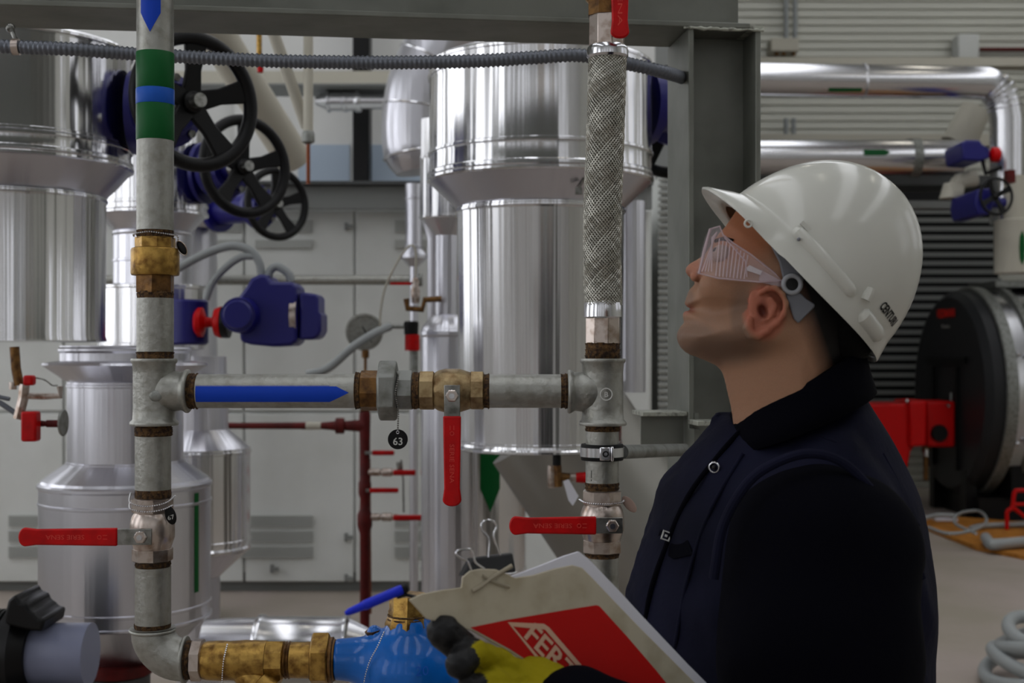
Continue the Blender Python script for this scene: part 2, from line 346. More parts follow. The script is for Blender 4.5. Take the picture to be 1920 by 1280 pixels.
def louvre(x0, x1, rows):
    g = MB()
    for r0, r1 in rows:
        g.bb(X(x0,Y8), X(x1,Y8), Y8-.012, Y8-.004, Z(r1,Y8), Z(r0,Y8))
        for k in range(4): z = Z(r1,Y8)+(Z(r0,Y8)-Z(r1,Y8))*(k+.5)/4; g.box(((X(x0,Y8)+X(x1,Y8))/2, Y8-.018, z), (X(x1,Y8)-X(x0,Y8), .012, .012))
    g.build('louvre', greyv, t)
for c in ((340,452,[(413,436),(450,465)]),(480,586,[(413,436),(450,465)]),(741,860,[(413,436),(450,465)]),(18,112,[(965,986),(994,1015),(1023,1045)]),(450,587,[(965,986),(994,1015),(1023,1045)]),(741,860,[(965,986),(994,1015),(1023,1045)])): louvre(*c)
MB().bb(X(1232,8.4), X(1262,8.4), 8.2, 8.9, 0, Z(335,8.4)).build('end_panel', white, t)
g = MB()
for k in range(36): z = Z(770-k*12.4,8.2); g.box((X(1248,8.2), 8.18, z), (.1, .03, .018), Matrix.Rotation(.5,3,'X'))
g.build('louvre', greyv, t)
# grey steel beam along the cabinet top
t = thing('steel_channel', (X(600,7.9), 7.9, Z(392,7.9)), 'dark grey steel channel running along the top of the white cabinet', 'beam')
MB().bb(XL+.1, X(1222,7.9), 7.88, 7.95, Z(391,7.88), Z(349,7.88)).build('web', greyb, t); MB().bb(XL+.1, X(1222,7.9), 7.8, 8.0, Z(349,7.9), Z(343,7.9)).build('flange', greydk, t)
# far glazing with dark mullion column
Y9 = 9.7
MB().bb(X(440,Y9), X(792,Y9), Y9, Y9+.1, Z(343,Y9), Z(62,Y9)).build('window_frame', whitew, kind='structure')
mbw = MB(); [mbw.bb(X(a,Y9), X(b,Y9), Y9-.02, Y9, Z(r1,Y9), Z(r0,Y9)) for a,b,r0,r1 in ((560,656,272,340),(696,790,272,340))]
mbw.build('window_glass', bluish, kind='structure')
MB().bb(X(661,9.4), X(692,9.4), 9.4, 9.6, Z(345,9.4), ZT-.02).build('steel_post', blackp, label='black square post rising in front of the far pale wall', cat='post', bevel=.01)
# cable tray and short duct near the ceiling
t = thing('cable_tray', (X(690,8.8), 8.8, Z(160,8.8)), 'pale cable tray crossing above the far window', 'cable tray')
MB().bb(XL, X(905,8.8), 8.8, 8.85, Z(162,8.8), Z(133,8.8)).build('side_rail', pipew, t); MB().bb(XL, X(905,8.8), 8.7, 9.1, Z(162,8.8)-.01, Z(162,8.8)).build('tray_bottom', greyb, t)
t = thing('lagged_pipe', (X(665,8.9), 8.9, Z(184,8.9)), 'short silver lagged pipe with ringed joints above the far window', 'pipe')
m_ = MB(); hlathe(m_, 189, [(592,8),(612,17),(614,22),(618,22),(620,19),(642,19),(644,21),(650,21),(652,19),(666,19),(668,16),(735,16)], 8.9); m_.build('jacket', aluflat, t)
m_ = MB(); hlathe(m_, 189, [(666,20),(669,22),(674,22),(677,20)], 8.9); m_.build('joint_ring', aluflat, t)
# horizontal grey pipe in front of cabinet
t = thing('grey_pipe', (X(640,7.6), 7.6, Z(525,7.6)), 'grey horizontal pipe crossing in front of the white cabinet', 'pipe')
m_ = MB(); hlathe(m_, 525, [(-809,9),(785,9)], 7.6); m_.build('pipe', galv, t)
m_ = MB(); hlathe(m_, 525, [(768,12),(792,12)], 7.6); m_.build('coupling', galvd, t)
# sloping cream pipes near the ceiling
m_ = MB(); m_.tube([P(300,-110,5.3), P(392,40,5.6), P(470,170,5.9), P(552,300,6.2)], .085, 24); m_.build('sloping_pipe', pipew, label='thick pale lagged pipe sloping down behind the first handwheel', cat='pipe')
m_ = MB(); m_.tube([P(505,40,5.5), P(575,238,5.7)], .026, 20); m_.build('sloping_conduit', pipew, label='thin pale pipe slanting down to the capped upright pipe', cat='pipe')
t = thing('capped_pipe', P(578,265,5.6), 'pale upright pipe with a cap and thin copper tube below', 'pipe')
m_ = MB(); vlathe(m_, 578, [(262,9),(-200,9)], 5.6); m_.build('pipe', pipew, t); m_ = MB(); vlathe(m_, 578, [(270,6),(266,12),(250,12),(246,10)], 5.6); m_.build('cap', galvd, t)
m_ = MB(); vlathe(m_, 578, [(345,3.6),(268,3.6)], 5.6); m_.build('copper_tube', wirem, t)
# small red tipped lever high up
t = thing('hanging_lever_valve', P(486,100,5.2), 'tiny brass valve with a red tip above the second handwheel', 'valve')
m_ = MB(); vlathe(m_, 486, [(118,5),(-300,6)], 5.2); m_.build('body', brass, t); m_ = MB(); vlathe(m_, 488, [(136,5),(132,6),(118,6)], 5.2); m_.build('red_tip', redg, t)
# big curved duct
t = thing('curved_duct', (X(770,7.0), 7.0, Z(330,7.0)), 'wide pale aluminium duct bending down beside the central tank', 'duct')
pts = spl([P(905,20,7.0), P(840,70,7.0), P(795,150,7.0), P(780,240,7.0), P(790,322,7.0)], 5)
m_ = MB(); m_.tube(pts, [.19]*(len(pts)-2)+[.17,.14], 36); m_.build('duct', alub, t)
for k in (3, 8, 13, 18):
    if k < len(pts)-1: m_ = MB(); m_.torus(pts[k], pts[k+1]-pts[k-1], .19, .007, 40, 6); m_.build('seam', aluflat, t)
# ================================================================ tanks
def tank(name, cx, Y, bands, m, label, cat='tank', group=None, seg=64, extra=None):
    """bands: list of (part name, profile of (row, half width))"""
    t = thing(name, (X(cx,Y), Y, Z(bands[-1][1][-1][0],Y)), label, cat, group)
    for pn, pf, mm in bands:
        m_ = MB(); s = Y/F; m_.lathe([(Z(a,Y), b*s) for a, b in pf], (X(cx,Y), Y, 0), (0,0,1), seg); m_.build(pn, mm, t, ang=25)
    return t
def ring(a, r, h=2.2, k=2.5): return [(a-h*1.6, r), (a-h, r+k), (a+h, r+k), (a+h*1.6, r)]
tk = tank('insulated_tank', 1013, 4.0, [
  ('top_cone', [(62,40),(100,150),(118,198),(122,205)], alub),
  ('upper_jacket', [(122,206)]+ring(128,208)+ring(150,208)+[(160,207),(200,208)]+ring(292,208)+[(300,207),(326,208)]+ring(331,209)+[(336,210),(338,212),(342,212),(345,208)], alu),
  ('cone', [(345,207),(372,178),(392,157),(394,155)], alub),
  ('jacket', [(392,158)]+ring(398,158,2,2)+[(405,157)]+[(820,152)]+ring(826,152,1.5,2)+[(833,153),(836,156),(840,156),(842,150),(842,8)], alu)],
  None, 'large round insulated tank clad in bright aluminium behind the braided hose')
m_ = MB()
for a in (-75, 12): m_.bb(X(1013+a*1.5,4)-.004, X(1013+a*1.5,4)+.004, 4-.001, 4-.002, 0, .001)
m_ = MB(); m_.box(P(1085,358,3.70), (.02,.01,.02)); m_.tube([P(1085,352,3.72), P(1096,336,3.7)], .004, 8); m_.build('clasp', steelp, tk)
m_ = MB(); a_ = P(1000,842,4.0); vlathe(m_, 1000, [(-40,40),(62,40)], 4.0); m_.build('riser_pipe', alub, tk)
lt = tank('insulated_tank', 18, 3.7, [
  ('top_cone', [(40,40),(90,215),(92,218)], alub),
  ('upper_jacket', [(92,219)]+ring(98,220)+[(106,219)]+ring(272,220)+ring(279,220)+[(290,219)]+ring(304,220)+[(308,220),(312,224),(316,224),(318,219)], alu),
  ('cone', [(318,218),(345,195),(368,172),(370,170)], alub),
  ('jacket', [(369,174)]+ring(374,174,2,2)+[(382,173),(630,172),(636,174),(640,174),(641,160),(641,8)], alu)],
  None, 'large round insulated tank clad in aluminium at the left edge')
tag(tk, group=None)
t2 = tank('insulated_tank', 286, 5.1, [
  ('upper_jacket', [(225,100)]+ring(250,100,2,2)+[(262,100),(380,100)]+ring(386,100,2,2)+[(398,100),(401,103),(405,103),(406,99)], alu),
  ('cone', [(405,98),(436,70)], alub),
  ('neck', [(436,72),(440,73),(444,71),(486,71)]+ring(490,71,2,2)+[(535,71),(536,99)], alub),
  ('jacket', [(536,99),(538,102),(542,102),(544,99),(640,99)]+ring(646,99,2,2)+[(655,99),(656,20)], alu)],
  None, 'middle insulated aluminium tank half hidden behind the banded left pipe')
pot = tank('insulated_pot', 236, 3.9, [
  ('neck', [(648,118),(651,118),(654,121),(658,121),(662,118),(676,118),(680,148),(684,150),(716,104)], alub),
  ('upper_jacket', [(715,105)]+ring(722,105,2,2)+[(730,105),(862,105)]+ring(866,106,2,2), alub),
  ('shoulder', [(866,108),(896,150),(902,153)], alub),
  ('jacket', [(901,154),(904,158),(909,158),(912,155)]+ring(938,155,2,2)+[(950,155),(1110,155)]+ring(1128,155,2,2)+[(1138,155)]+ring(1152,155,2,3)+[(1156,154)], alub),
  ('bottom_cone', [(1155,152),(1236,70)], alub)],
  None, 'squat silver insulated pot behind the lower left red lever')
m_ = MB(); vlathe(m_, 220, [(1262,62),(1260,66),(1242,66),(1240,62)], 3.85); m_.build('flange_ring', maroon, pot)
m_ = MB(); vlathe(m_, 220, [(1500,50),(1330,50),(1325,60),(1264,60)], 3.85); m_.build('foot', greydk, pot)
m_ = MB(); wrap(m_, (X(236,3.9),3.9,Z(1100,3.9)), (0,0,1), 155*3.9/F, [(0,.045),(Z(918,3.9)-Z(1100,3.9),.045)], 4)
import copy as _c
c_ = Vector((X(236,3.9),3.9,0)); m_.v = [tuple(c_+Matrix.Rotation(1.22,3,'Z') @ (Vector(v)-c_)) for v in m_.v]; m_.build('stripe', green_s, pot)
p2 = tank('insulated_pot', 372, 5.0, [
  ('neck', [(668,52),(700,52),(704,66),(708,66),(712,55),(806,55)], alub),
  ('shoulder', [(804,56),(836,92),(840,95)], alub),
  ('jacket', [(839,96)]+ring(846,96,2,2)+[(856,96),(1000,96)]+ring(1010,96,2,2)+[(1020,96),(1024,98),(1030,96)], alu),
  ('bottom_cone', [(1030,94),(1080,40),(1300,40)], alub)],
  None, 'further silver insulated pot behind the squat one, beside the white cabinet')
t3 = tank('insulated_tank', 815, 6.4, [
  ('upper_jacket', [(225,27),(262,27)]+ring(296,27,1.5,1.5)+[(300,27),(402,28)]+ring(408,28,1.5,1.5)+[(412,27)], alu),
  ('neck', [(411,26),(448,14),(1222,14)], alub)], None, 'narrow silver jacketed pipe just left of the central tank', 'pipe')
t4 = tank('insulated_tank', 838, 5.2, [
  ('upper_jacket', [(300,48),(402,48)]+ring(408,48,1.5,1.5)+[(412,47)], alu),
  ('cone', [(412,46),(442,22)], alub), ('neck', [(441,22),(590,22)], alub),
  ('shoulder', [(590,22),(596,32),(612,46),(618,48)], alub), ('jacket', [(618,48),(622,50),(628,50),(632,48),(1350,48)], alub)],
  None, 'slim silver insulated vessel tucked behind the central tank')
tank('jacketed_pipe', 776, 7.0, [('jacket', [(345,16)]+ring(372,16,1.5,1.5)+[(455,16)]+ring(462,16,1.5,1.5)+[(466,16)], alub), ('reducer', [(466,15),(478,26),(484,26),(500,8),(1174,8)], alub)], None, 'thin silver jacketed pipe under the curved duct', 'pipe')
riser = tank('jacketed_riser', 888, 5.75, [('jacket', [(636,100),(1060,98)]+ring(1064,98,2,2)+[(1500,98)], alu)], None, 'wide silver jacketed riser below the central tank, with a green arrow', 'pipe')
rr = 99*5.75/F
def arrow_rows(L, h, tip, w0): return [(0, h), (L-tip, h)]+[(L-tip+tip*k/6, max(h*(1-k/6), .004)) for k in range(1,7)]
m_ = MB(); b0 = Vector((X(888,5.75),5.75,Z(800,5.75))); wrap(m_, b0, (0,0,-1), rr, arrow_rows(Z(800,5.75)-Z(948,5.75), .19, .1, 0), 10)
m_.v = [tuple(Vector((b0.x,b0.y,0))+Matrix.Rotation(.34,3,'Z') @ (Vector(v)-Vector((b0.x,b0.y,0)))) for v in m_.v]; m_.build('arrow_sticker', green_s, riser)
m_ = MB(); m_.ball(P(840,990,5.5), .008, 10, 6); m_.build('rivet', greyb, riser)
# large lagged duct curving away behind the hose support, lower centre
t = thing('lagged_duct', P(1100,1300,3.6), 'broad silver lagged duct slanting down behind the right pipe', 'duct')
a_, b_ = P(1040,790,4.65), P(1400,1325,4.65)
m_ = MB(); m_.tube([a_, a_.lerp(b_,.5), b_], .27, 48); m_.build('jacket', weath, t)
m_ = MB(); m_.torus(a_.lerp(b_,.55), b_-a_, .272, .008, 48, 8); m_.build('seam', aluflat, t)
t = tank('jacketed_downpipe', 1180, 4.7, [('jacket', [(378,30),(735,30)], alub)], None, 'slim silver jacketed pipe at the right flank of the central tank', 'pipe')

# ---------------------------------------------------------------- blue valves with black handwheels
def handwheel(parent, c, n, R, m=blackp, spokes=5, rot=.3, rim=None):
    n = Vector(n).normalized(); u, v, _ = frame_of(n); m_ = MB(); rim = rim or R*.115
    pts = [c+u*(R*math.cos(2*PI*k/56))+v*(R*math.sin(2*PI*k/56)) for k in range(56)]
    m_.tube(pts, rim, 14, closed=True)
    rm = m_.build('rim', m, parent)
    m_ = MB(); m_.lathe([(-R*.22,R*.1),(-R*.2,R*.17),(R*.02,R*.17),(R*.06,R*.1),(R*.12,R*.07),(R*.13,0)], c-n*R*.05, n, 20); m_.build('hub', m, parent)
    for k in range(spokes):
        a = rot+2*PI*k/spokes; d = u*math.cos(a)+v*math.sin(a); s = n.cross(d)
        m_ = MB(); vs = []
        for t_, w_ in ((.08,.17),(.5,.13),(.98,.2)):
            cc = c+d*(R*t_)-n*(R*(.16*(1-t_)))
            for q, r in ((-1,-.5),(1,-.5),(1,.5),(-1,.5)): vs.append(cc+s*(R*w_*q)+n*(R*.1*r))
        f = [(3,2,1,0),(8,9,10,11)]
        for i in (0,4): f += [(i+j, i+(j+1) % 4, i+4+(j+1) % 4, i+4+j) for j in range(4)]
        m_.add(vs, f); m_.build('spoke', m, parent, bevel=R*.025)
def gate_valve(px, py, Y, label, tc, bw=.055, n=(.68,-.73,0), R=.176, st=.24):
    """tc: (x, y, radius) of the vessel the valve sits on"""
    c = P(px,py,Y); n = Vector(n).normalized(); t = thing('handwheel_valve', c-Vector((0,0,R)), label, 'valve', None)
    handwheel(t, c, n, R)
    m_ = MB(); m_.lathe([(-st+.06,.03),(-.08,.03),(-.06,.02),(.03,.02)], c, n, 16); m_.build('stem', steelp, t)
    m_ = MB(); m_.lathe([(-st,.075),(-st+.03,.08),(-st+.05,.11),(-st+.08,.11),(-st+.09,.085),(-st+.13,.07),(-.12,.04),(-.09,.03)], c, n, 28); m_.build('bonnet', bluev, t)
    q = c-n*st; w = Vector((tc[0],tc[1],q.z))-q; D = w.length-tc[2]-.012; w.normalize()
    m_ = MB(); m_.ball(q, (bw*1.1,bw*1.1,bw*1.5)); m_.lathe([(-bw,.07),(-bw,.12),(-bw*.6,.12),(-bw*.6,.08),(max(D-.03,bw*.5),.08),(max(D-.03,bw*.5),.12),(D,.12)], q, w, 32); m_.build('body', bluev, t)
    u, v, _ = frame_of(n)
    for k in range(6): a = k*PI/3+.3; m_ = MB(); m_.lathe([(-st+.045,.012),(-st+.1,.012)], c+u*(.095*math.cos(a))+v*(.095*math.sin(a)), n, 6); m_.build('bolt', steelp, t)
    return t
t5 = tank('insulated_tank', 350, 7.2, [('upper_jacket', [(300,75)]+ring(380,75,2,2)+[(400,75),(404,77),(408,75)], alub), ('cone', [(408,74),(430,55)], alub), ('neck', [(430,56),(1160,56)], alub)], None, 'furthest pale jacketed vessel behind the middle insulated tank')
gate_valve(366, 190, 3.55, 'blue valve with large black handwheel behind the green and blue banded pipe', (X(18,3.7),3.7,.338))
gate_valve(460, 312, 4.85, 'blue valve with black handwheel, middle of the three receding wheels', (X(286,5.1),5.1,.2125))
gate_valve(519, 382, 6.75, 'blue valve with the smallest black handwheel, above the blue actuator', (X(350,7.2),7.2,.225))
gate_valve(1262, 228, 4.4, 'blue valve with black handwheel half hidden by the steel column', (X(1013,4.0),4.0,.347), n=(.1,1,0))
# ---------------------------------------------------------------- blue electric actuator
Ya = 4.8; t = thing('electric_actuator', P(500,650,Ya), 'navy blue electric valve actuator with red coupling and grey conduits', 'actuator')
G0 = P(508,586,Ya); s = Ya/F
m_ = MB(); m_.pxprism([(462,536),(470,522),(486,514),(500,514),(508,528),(546,528),(556,536),(557,640),(545,648),(510,650),(470,646),(450,640),(444,560)], Ya-.09, .2); m_.build('housing', bluev, t, bevel=.012)
m_ = MB(); m_.lathe([(0,31*s),(.02,33*s),(.12,34*s),(.2,34*s)], P(446,590,Ya-.16), (.0,1,0), 36); m_.lathe([(-.01,24*s),(.0,27*s)], P(446,590,Ya-.165), (0,1,0), 36); m_.build('round_cover', bluev, t)
m_ = MB(); hlathe(m_, 592, [(550,50),(562,50)], Ya); m_.build('gasket_ring', nickel, t)
m_ = MB(); m_.pxprism([(561,547),(592,550),(597,558),(597,584),(602,590),(602,620),(596,632),(586,636),(561,637)], Ya-.08, .17); m_.build('end_cover', bluev, t, bevel=.01)
m_ = MB(); hlathe(m_, 604, [(366,20),(372,28),(380,28),(386,10),(398,9),(404,26),(414,30),(416,30)], Ya); m_.build('coupling', redpaint, t)
m_ = MB(); hlathe(m_, 604, [(414,28),(420,30),(430,30)], Ya); m_.build('adapter', blackp, t)
m_ = MB(); vlathe(m_, 352, [(646,34),(642,38),(566,38),(562,34)], Ya+.05); m_.build('valve_body', bluev, t)
for pts, r in (([(318,512),(360,488),(405,468),(440,461),(470,470),(486,492),(490,516)],8),([(386,562),(398,530),(425,500),(452,482),(476,480)],7),([(502,520),(508,505),(522,500),(540,512),(546,528)],8)):
    m_ = MB(); m_.tube(spl([P(a,b,Ya-.02) for a,b in pts],6), r*s, 12); m_.build('conduit', grey_pvc, t)
# ---------------------------------------------------------------- pressure gauge and small stuff
Yg = 6.2; s = Yg/F; t = thing('pressure_gauge', P(684,700,Yg), 'round grey backed pressure gauge on a brass stem', 'gauge')
n_ = Vector((.25,-1,-.1)).normalized()
m_ = MB(); m_.lathe([(-.05,30*s),(-.045,34*s),(.0,35*s),(.012,35*s),(.014,31*s),(.006,30*s)], P(683,622,Yg), n_, 40); m_.build('case', galv, t)
m_ = MB(); m_.lathe([(-.002,30*s),(.004,30*s)], P(683,622,Yg), n_, 40); m_.build('dial', aluflat, t)
m_ = MB(); c_ = P(683,622,Yg)+n_*.009; m_.tube([c_+Vector((-.025,0,.05)), c_+Vector((.035,0,-.05))], .003, 6); m_.build('pointer', blackp, t)
m_ = MB(); vlathe(m_, 685, [(764,3),(672,3),(670,7),(658,7),(656,5)], Yg); m_.build('stem', brassd, t)
m_ = MB(); m_.tube(spl([P(575,702,Yg-.12),P(615,690,Yg-.12),P(660,652,Yg-.12),P(700,626,Yg-.08),P(730,612,Yg-.01)],6), 8*s, 14); m_.build('grey_conduit_run', grey_pvc, label='grey plastic conduit sloping up past the pressure gauge', cat='conduit')
t = thing('test_plug', P(773,694,Yg), 'small red cylinder with black cap above the brass ball valve', 'fitting')
m_ = MB(); vlathe(m_, 773, [(657,14),(628,14),(627,12)], Yg); m_.build('red_sleeve', redg, t); m_ = MB(); vlathe(m_, 771, [(627,13),(605,14),(602,12)], Yg); m_.build('cap', blackr, t)
m_ = MB(); vlathe(m_, 776, [(706,8),(657,8)], Yg); m_.build('stem', galvd, t); m_ = MB(); hlathe(m_, 612, [(716,4),(757,4)], Yg); m_.build('side_tube', galvd, t)
Yg = 5.1; s = Yg/F; t = thing('sampling_valve', P(790,580,Yg), 'little brass sampling valve with a thin looped tube beside the slim vessel', 'valve')
m_ = MB(); vlathe(m_, 779, [(568,7),(560,8),(545,9),(535,6),(528,7),(520,4)], Yg); m_.build('body', nickel, t)
m_ = MB(); m_.tube([P(762,560,Yg),P(764,578,Yg),P(792,580,Yg),P(796,562,Yg),P(828,560,Yg)], 6*s, 10); m_.build('elbow_pipe', brassd, t)
m_ = MB(); m_.bb(X(732,Yg),X(772,Yg),Yg-.01,Yg+.01,Z(534,Yg),Z(529,Yg)); m_.build('lever', redg, t)
m_ = MB(); m_.tube(spl([P(779,522,Yg),P(780,480,Yg),P(775,461,Yg),P(762,466,Yg),P(740,500,Yg),P(722,540,Yg),P(714,580,Yg),P(712,612,Yg)],6), 2*s, 8); m_.build('thin_tube', pipew, t)
# ---------------------------------------------------------------- red oxide pipes with levers
Yr = 6.2; s = Yr/F
t = thing('red_pipework', P(684,1190,Yr), 'red oxide painted pipe standing in front of the white cabinet with a long side branch', 'pipe')
m_ = MB(); vlathe(m_, 684, [(1330,9),(1192,9),(1000,9.5),(985,14),(965,14),(955,10),(935,9),(925,12),(905,12),(900,10),(830,10),(780,11),(772,10),(770,7)], Yr); m_.build('riser', maroon, t)
m_ = MB(); vlathe(m_, 684, [(770,9),(764,9)], Yr); m_.build('top_thread', hemp, t)
m_ = MB(); hlathe(m_, 798, [(345,5.5),(560,6.5),(575,7),(577,5),(600,6),(620,8),(628,9),(630,15),(645,15),(647,9),(670,11),(684,12)], Yr); m_.build('branch_pipe', maroon, t)
m_ = MB(); hlathe(m_, 798, [(574,7.5),(602,7)], Yr); m_.build('scraped_joint', pipew, t)
m_ = MB(); m_.tube([P(691,860,Yr+.03), P(693,1150,Yr+.03)], 4*s, 10); m_.build('copper_line', wirem, t)
for (y, x0, x1, vb) in ((848,701,740,0),(885,700,780,1),(918,696,748,0),(969,700,798,1)):
    u_ = thing('lever_valve', P((x0+x1)/2, y+6, Yr), {848:'topmost short red lever on the red oxide pipe',885:'second red lever valve down on the red oxide pipe, with pale nut',918:'plain red lever between the two lever valves on the red oxide pipe',969:'lowest red lever valve on the red oxide pipe'}[y], 'valve')
    if vb:
        m_ = MB(); hlathe(m_, y, [(691,7),(712,7),(714,5),(718,8),(734,8),(736,6),(746,6)], Yr); m_.build('body', nickel, u_)
        m_ = MB(); m_.bb(X(738,Yr),X(x1,Yr),Yr-.035,Yr-.01,Z(y+5,Yr),Z(y-5,Yr)); m_.build('lever', redg, u_, bevel=.006)
    else:
        m_ = MB(); m_.bb(X(x0-2,Yr),X(x1,Yr),Yr-.035,Yr-.01,Z(y+4.5,Yr),Z(y-4.5,Yr)); m_.build('lever', redg, u_, bevel=.006)
        m_ = MB(); m_.bb(X(685,Yr),X(x0,Yr),Yr-.03,Yr-.01,Z(y+3,Yr),Z(y-3,Yr)); m_.build('shank', steelp, u_)
for (a, b) in ((745,885),(750,960)):
    pass
m_ = MB(); m_.tube([P(752,862,Yr),P(756,900,Yr),P(757,960,Yr)], 2*s, 8); vlathe(m_, 749, [(882,3),(872,6),(866,6)], Yr); m_.build('thin_drain_tube', galvd, label='thin grey tube hanging between the red lever valves', cat='tube')
# ---------------------------------------------------------------- silver horizontal drum below cabinet, pump at lower left
t = thing('lying_jacket', P(560,1210,4.4), 'short lying silver jacketed pipe behind the bronze strainer', 'pipe')
m_ = MB(); hlathe(m_, 1218, [(385,58),(480,60),(486,66),(494,66),(500,62),(640,62),(646,66),(652,66),(656,58),(690,40)], 4.4, 48); m_.build('jacket', aluflat, t)
t = thing('pump', P(60,1290,3.3), 'dark ribbed pump end with blue grey body at the lower left corner', 'pump')
m_ = MB(); hlathe(m_, 1226, [(60,54),(66,58),(170,58)], 3.3, 48); m_.build('body', mat('blue grey enamel',(120,124,146),.35), t)
m_ = MB(); hlathe(m_, 1222, [(-60,70),(20,74),(26,88),(44,90),(60,72),(66,66)], 3.3, 40)
for k in range(9): hlathe(m_, 1222, [(-55+k*9,74),(-54+k*9,80),(-50+k*9,80),(-49+k*9,74)], 3.3, 40)
m_.build('motor_end', blackp, t)
m_ = MB(); m_.pxprism([(8,1152),(14,1124),(30,1114),(38,1130),(50,1130),(54,1144),(64,1150),(70,1158),(84,1160),(78,1185),(40,1180),(8,1170)], 3.2, .16); m_.build('clamp_lug', blackp, t, bevel=.01)
m_ = MB(); m_.bb(X(-40,3.3), X(150,3.3), 3.15, 3.4, 0, Z(1300,3.3)); m_.build('plinth', greydk, t)
# ---------------------------------------------------------------- little drain valve cluster at left
Yd = 3.3; s = Yd/F; t = thing('drain_valve_cluster', P(60,826,Yd), 'small silver drain valve with red square knob hanging under the left tank', 'valve')
m_ = MB(); m_.tube([P(27,650,Yd),P(30,690,Yd),P(36,722,Yd)], 9*s, 12); m_.build('drop_pipe', brassd, t)
m_ = MB(); m_.tube([P(24,730,Yd),P(24,716,Yd)], 7*s, 10); m_.tube([P(46,720,Yd),P(44,745,Yd),P(34,785,Yd)], 10*s, 8); m_.tube([P(44,742,Yd),P(84,743,Yd),P(113,742,Yd),P(112,724,Yd)], 6*s, 8); m_.build('body', nickel, t)
m_ = MB(); m_.tube(spl([P(68,708,Yd),P(84,712,Yd),P(98,722,Yd),P(108,722,Yd)],4), 1.6*s, 6); m_.build('wire', steelp, t)
m_ = MB(); m_.bb(X(50,Yd),X(69,Yd),Yd-.03,Yd,Z(722,Yd),Z(703,Yd)); m_.build('red_cap', redg, t, bevel=.006)
m_ = MB(); m_.bb(X(49,Yd),X(78,Yd),Yd-.04,Yd,Z(826,Yd),Z(770,Yd)); m_.build('red_knob', redg, t, bevel=.006)
m_ = MB(); hlathe(m_, 794, [(76,6),(86,5),(88,7),(116,7)], Yd); m_.build('spindle', maroon, t); m_ = MB(); hlathe(m_, 792, [(116,24),(119,26),(121,24)], Yd); m_.build('rose', galvd, t)
m_ = MB(); m_.tube(spl([P(-30,742,Yd),P(0,755,Yd),P(34,778,Yd)],5), 5*s, 10); m_.tube(spl([P(-30,735,Yd),P(0,744,Yd),P(18,748,Yd)],5), 4*s, 10); m_.build('hose', conduit, t)
# small valve under the central tank with white tag
Yv = 3.8; s = Yv/F; t = thing('drain_cock', P(1060,912,Yv), 'small drain cock with red handle under the central tank', 'valve')
m_ = MB(); vlathe(m_, 1044, [(872,8),(838,8)], Yv); m_.build('neck', blackp, t)
m_ = MB(); vlathe(m_, 1034, [(914,7),(900,8),(886,8),(872,7)], Yv); m_.build('nut', nickel, t)
m_ = MB(); m_.tube([P(1046,912,Yv),P(1044,872,Yv)], 9*s, 8); m_.tube([P(1044,892,Yv),P(1068,895,Yv)], 8*s, 8); m_.build('body', brassd, t)
m_ = MB(); hlathe(m_, 894, [(1070,8),(1080,8)], Yv); m_.build('collar', nickel, t); m_ = MB(); hlathe(m_, 895, [(1080,9),(1104,11),(1106,8)], Yv); m_.build('red_handle', redg, t)
m_ = MB(); m_.pxprism([(1056,902),(1066,898),(1085,930),(1074,948),(1066,938)], Yv-.03, .002); m_.build('paper_tag', paperm, t)
# ================================================================ right background
Yp = 10.5; s = Yp/F
t = thing('overhead_pipe', P(1650,160,Yp), 'long silver insulated pipe turning down at the right edge', 'pipe')
e_ = [P(1380,148,Yp),P(1600,152,Yp),P(1800,155,Yp)]+[P(1840+ (45)*math.sin(a*PI/2/8), 155+ 60*(1-math.cos(a*PI/2/8)),Yp) for a in range(1,8)]+[P(1888,225,Yp),P(1888,420,Yp)]
m_ = MB(); m_.tube([P(1260,146,Yp)]+e_, 31*s, 36); m_.build('jacket', aluflat, t)
m_ = MB(); m_.torus(P(1619,152,Yp),(1,0,0),31.5*s,2*s,36,6); m_.build('seam', aluflat, t)
for k in range(5): i = 5+k; m_ = MB(); m_.torus(e_[i], e_[i+1]-e_[i-1], 31.5*s, 1.6*s, 36, 6); m_.build('elbow_seam', alub, t)
m_ = MB(); wrap(m_, P(1548,152,Yp), (1,0,0), 31*s, [(0,.12),(62*s,.12)], 4); c_ = P(1548,152,Yp); m_.v = [tuple(c_+Matrix.Rotation(.75,3,'X') @ (Vector(v)-c_)) for v in m_.v]; m_.build('sticker', green_s, t)
t = thing('lower_pipe', P(1630,300,Yp+.4), 'second silver insulated pipe with green arrow below the overhead pipe', 'pipe')
Yq = Yp+.4; sq = Yq/F
m_ = MB(); hlathe(m_, 296, [(1260,34),(1800,34)], Yq, 36); m_.build('jacket', aluflat, t)
m_ = MB(); hlathe(m_, 296, [(1706,36),(1722,36)], Yq, 36); m_.bb(X(1708,Yq),X(1722,Yq),Yq+.1,14.19,Z(264,Yq),Z(256,Yq)); m_.build('bracket', galvd, t)
m_ = MB(); b0 = P(1610,296,Yq); wrap(m_, b0, (1,0,0), 34*sq, arrow_rows(50*sq,.17,10*sq,0), 6); m_.v = [tuple(b0+Matrix.Rotation(-.15,3,'X') @ (Vector(v)-b0)) for v in m_.v]; m_.build('arrow_sticker', green_s, t)
t = thing('riser_pipe', P(1900,515,Yp-.3), 'pale vertical lagged pipe with green mark above the boiler', 'pipe')
m_ = MB(); vlathe(m_, 1902, [(512,36),(414,36),(410,20),(330,20)], Yp-.3, 36); m_.build('jacket', pipew, t)
m_ = MB(); wrap(m_, (X(1902,Yp-.3),Yp-.3,Z(498,Yp-.3)), (0,0,1), 36*s, [(0,.02),(10*s,.12),(30*s,.15),(50*s,.12),(60*s,.02)], 6); m_.build('green_mark', green_s, t)
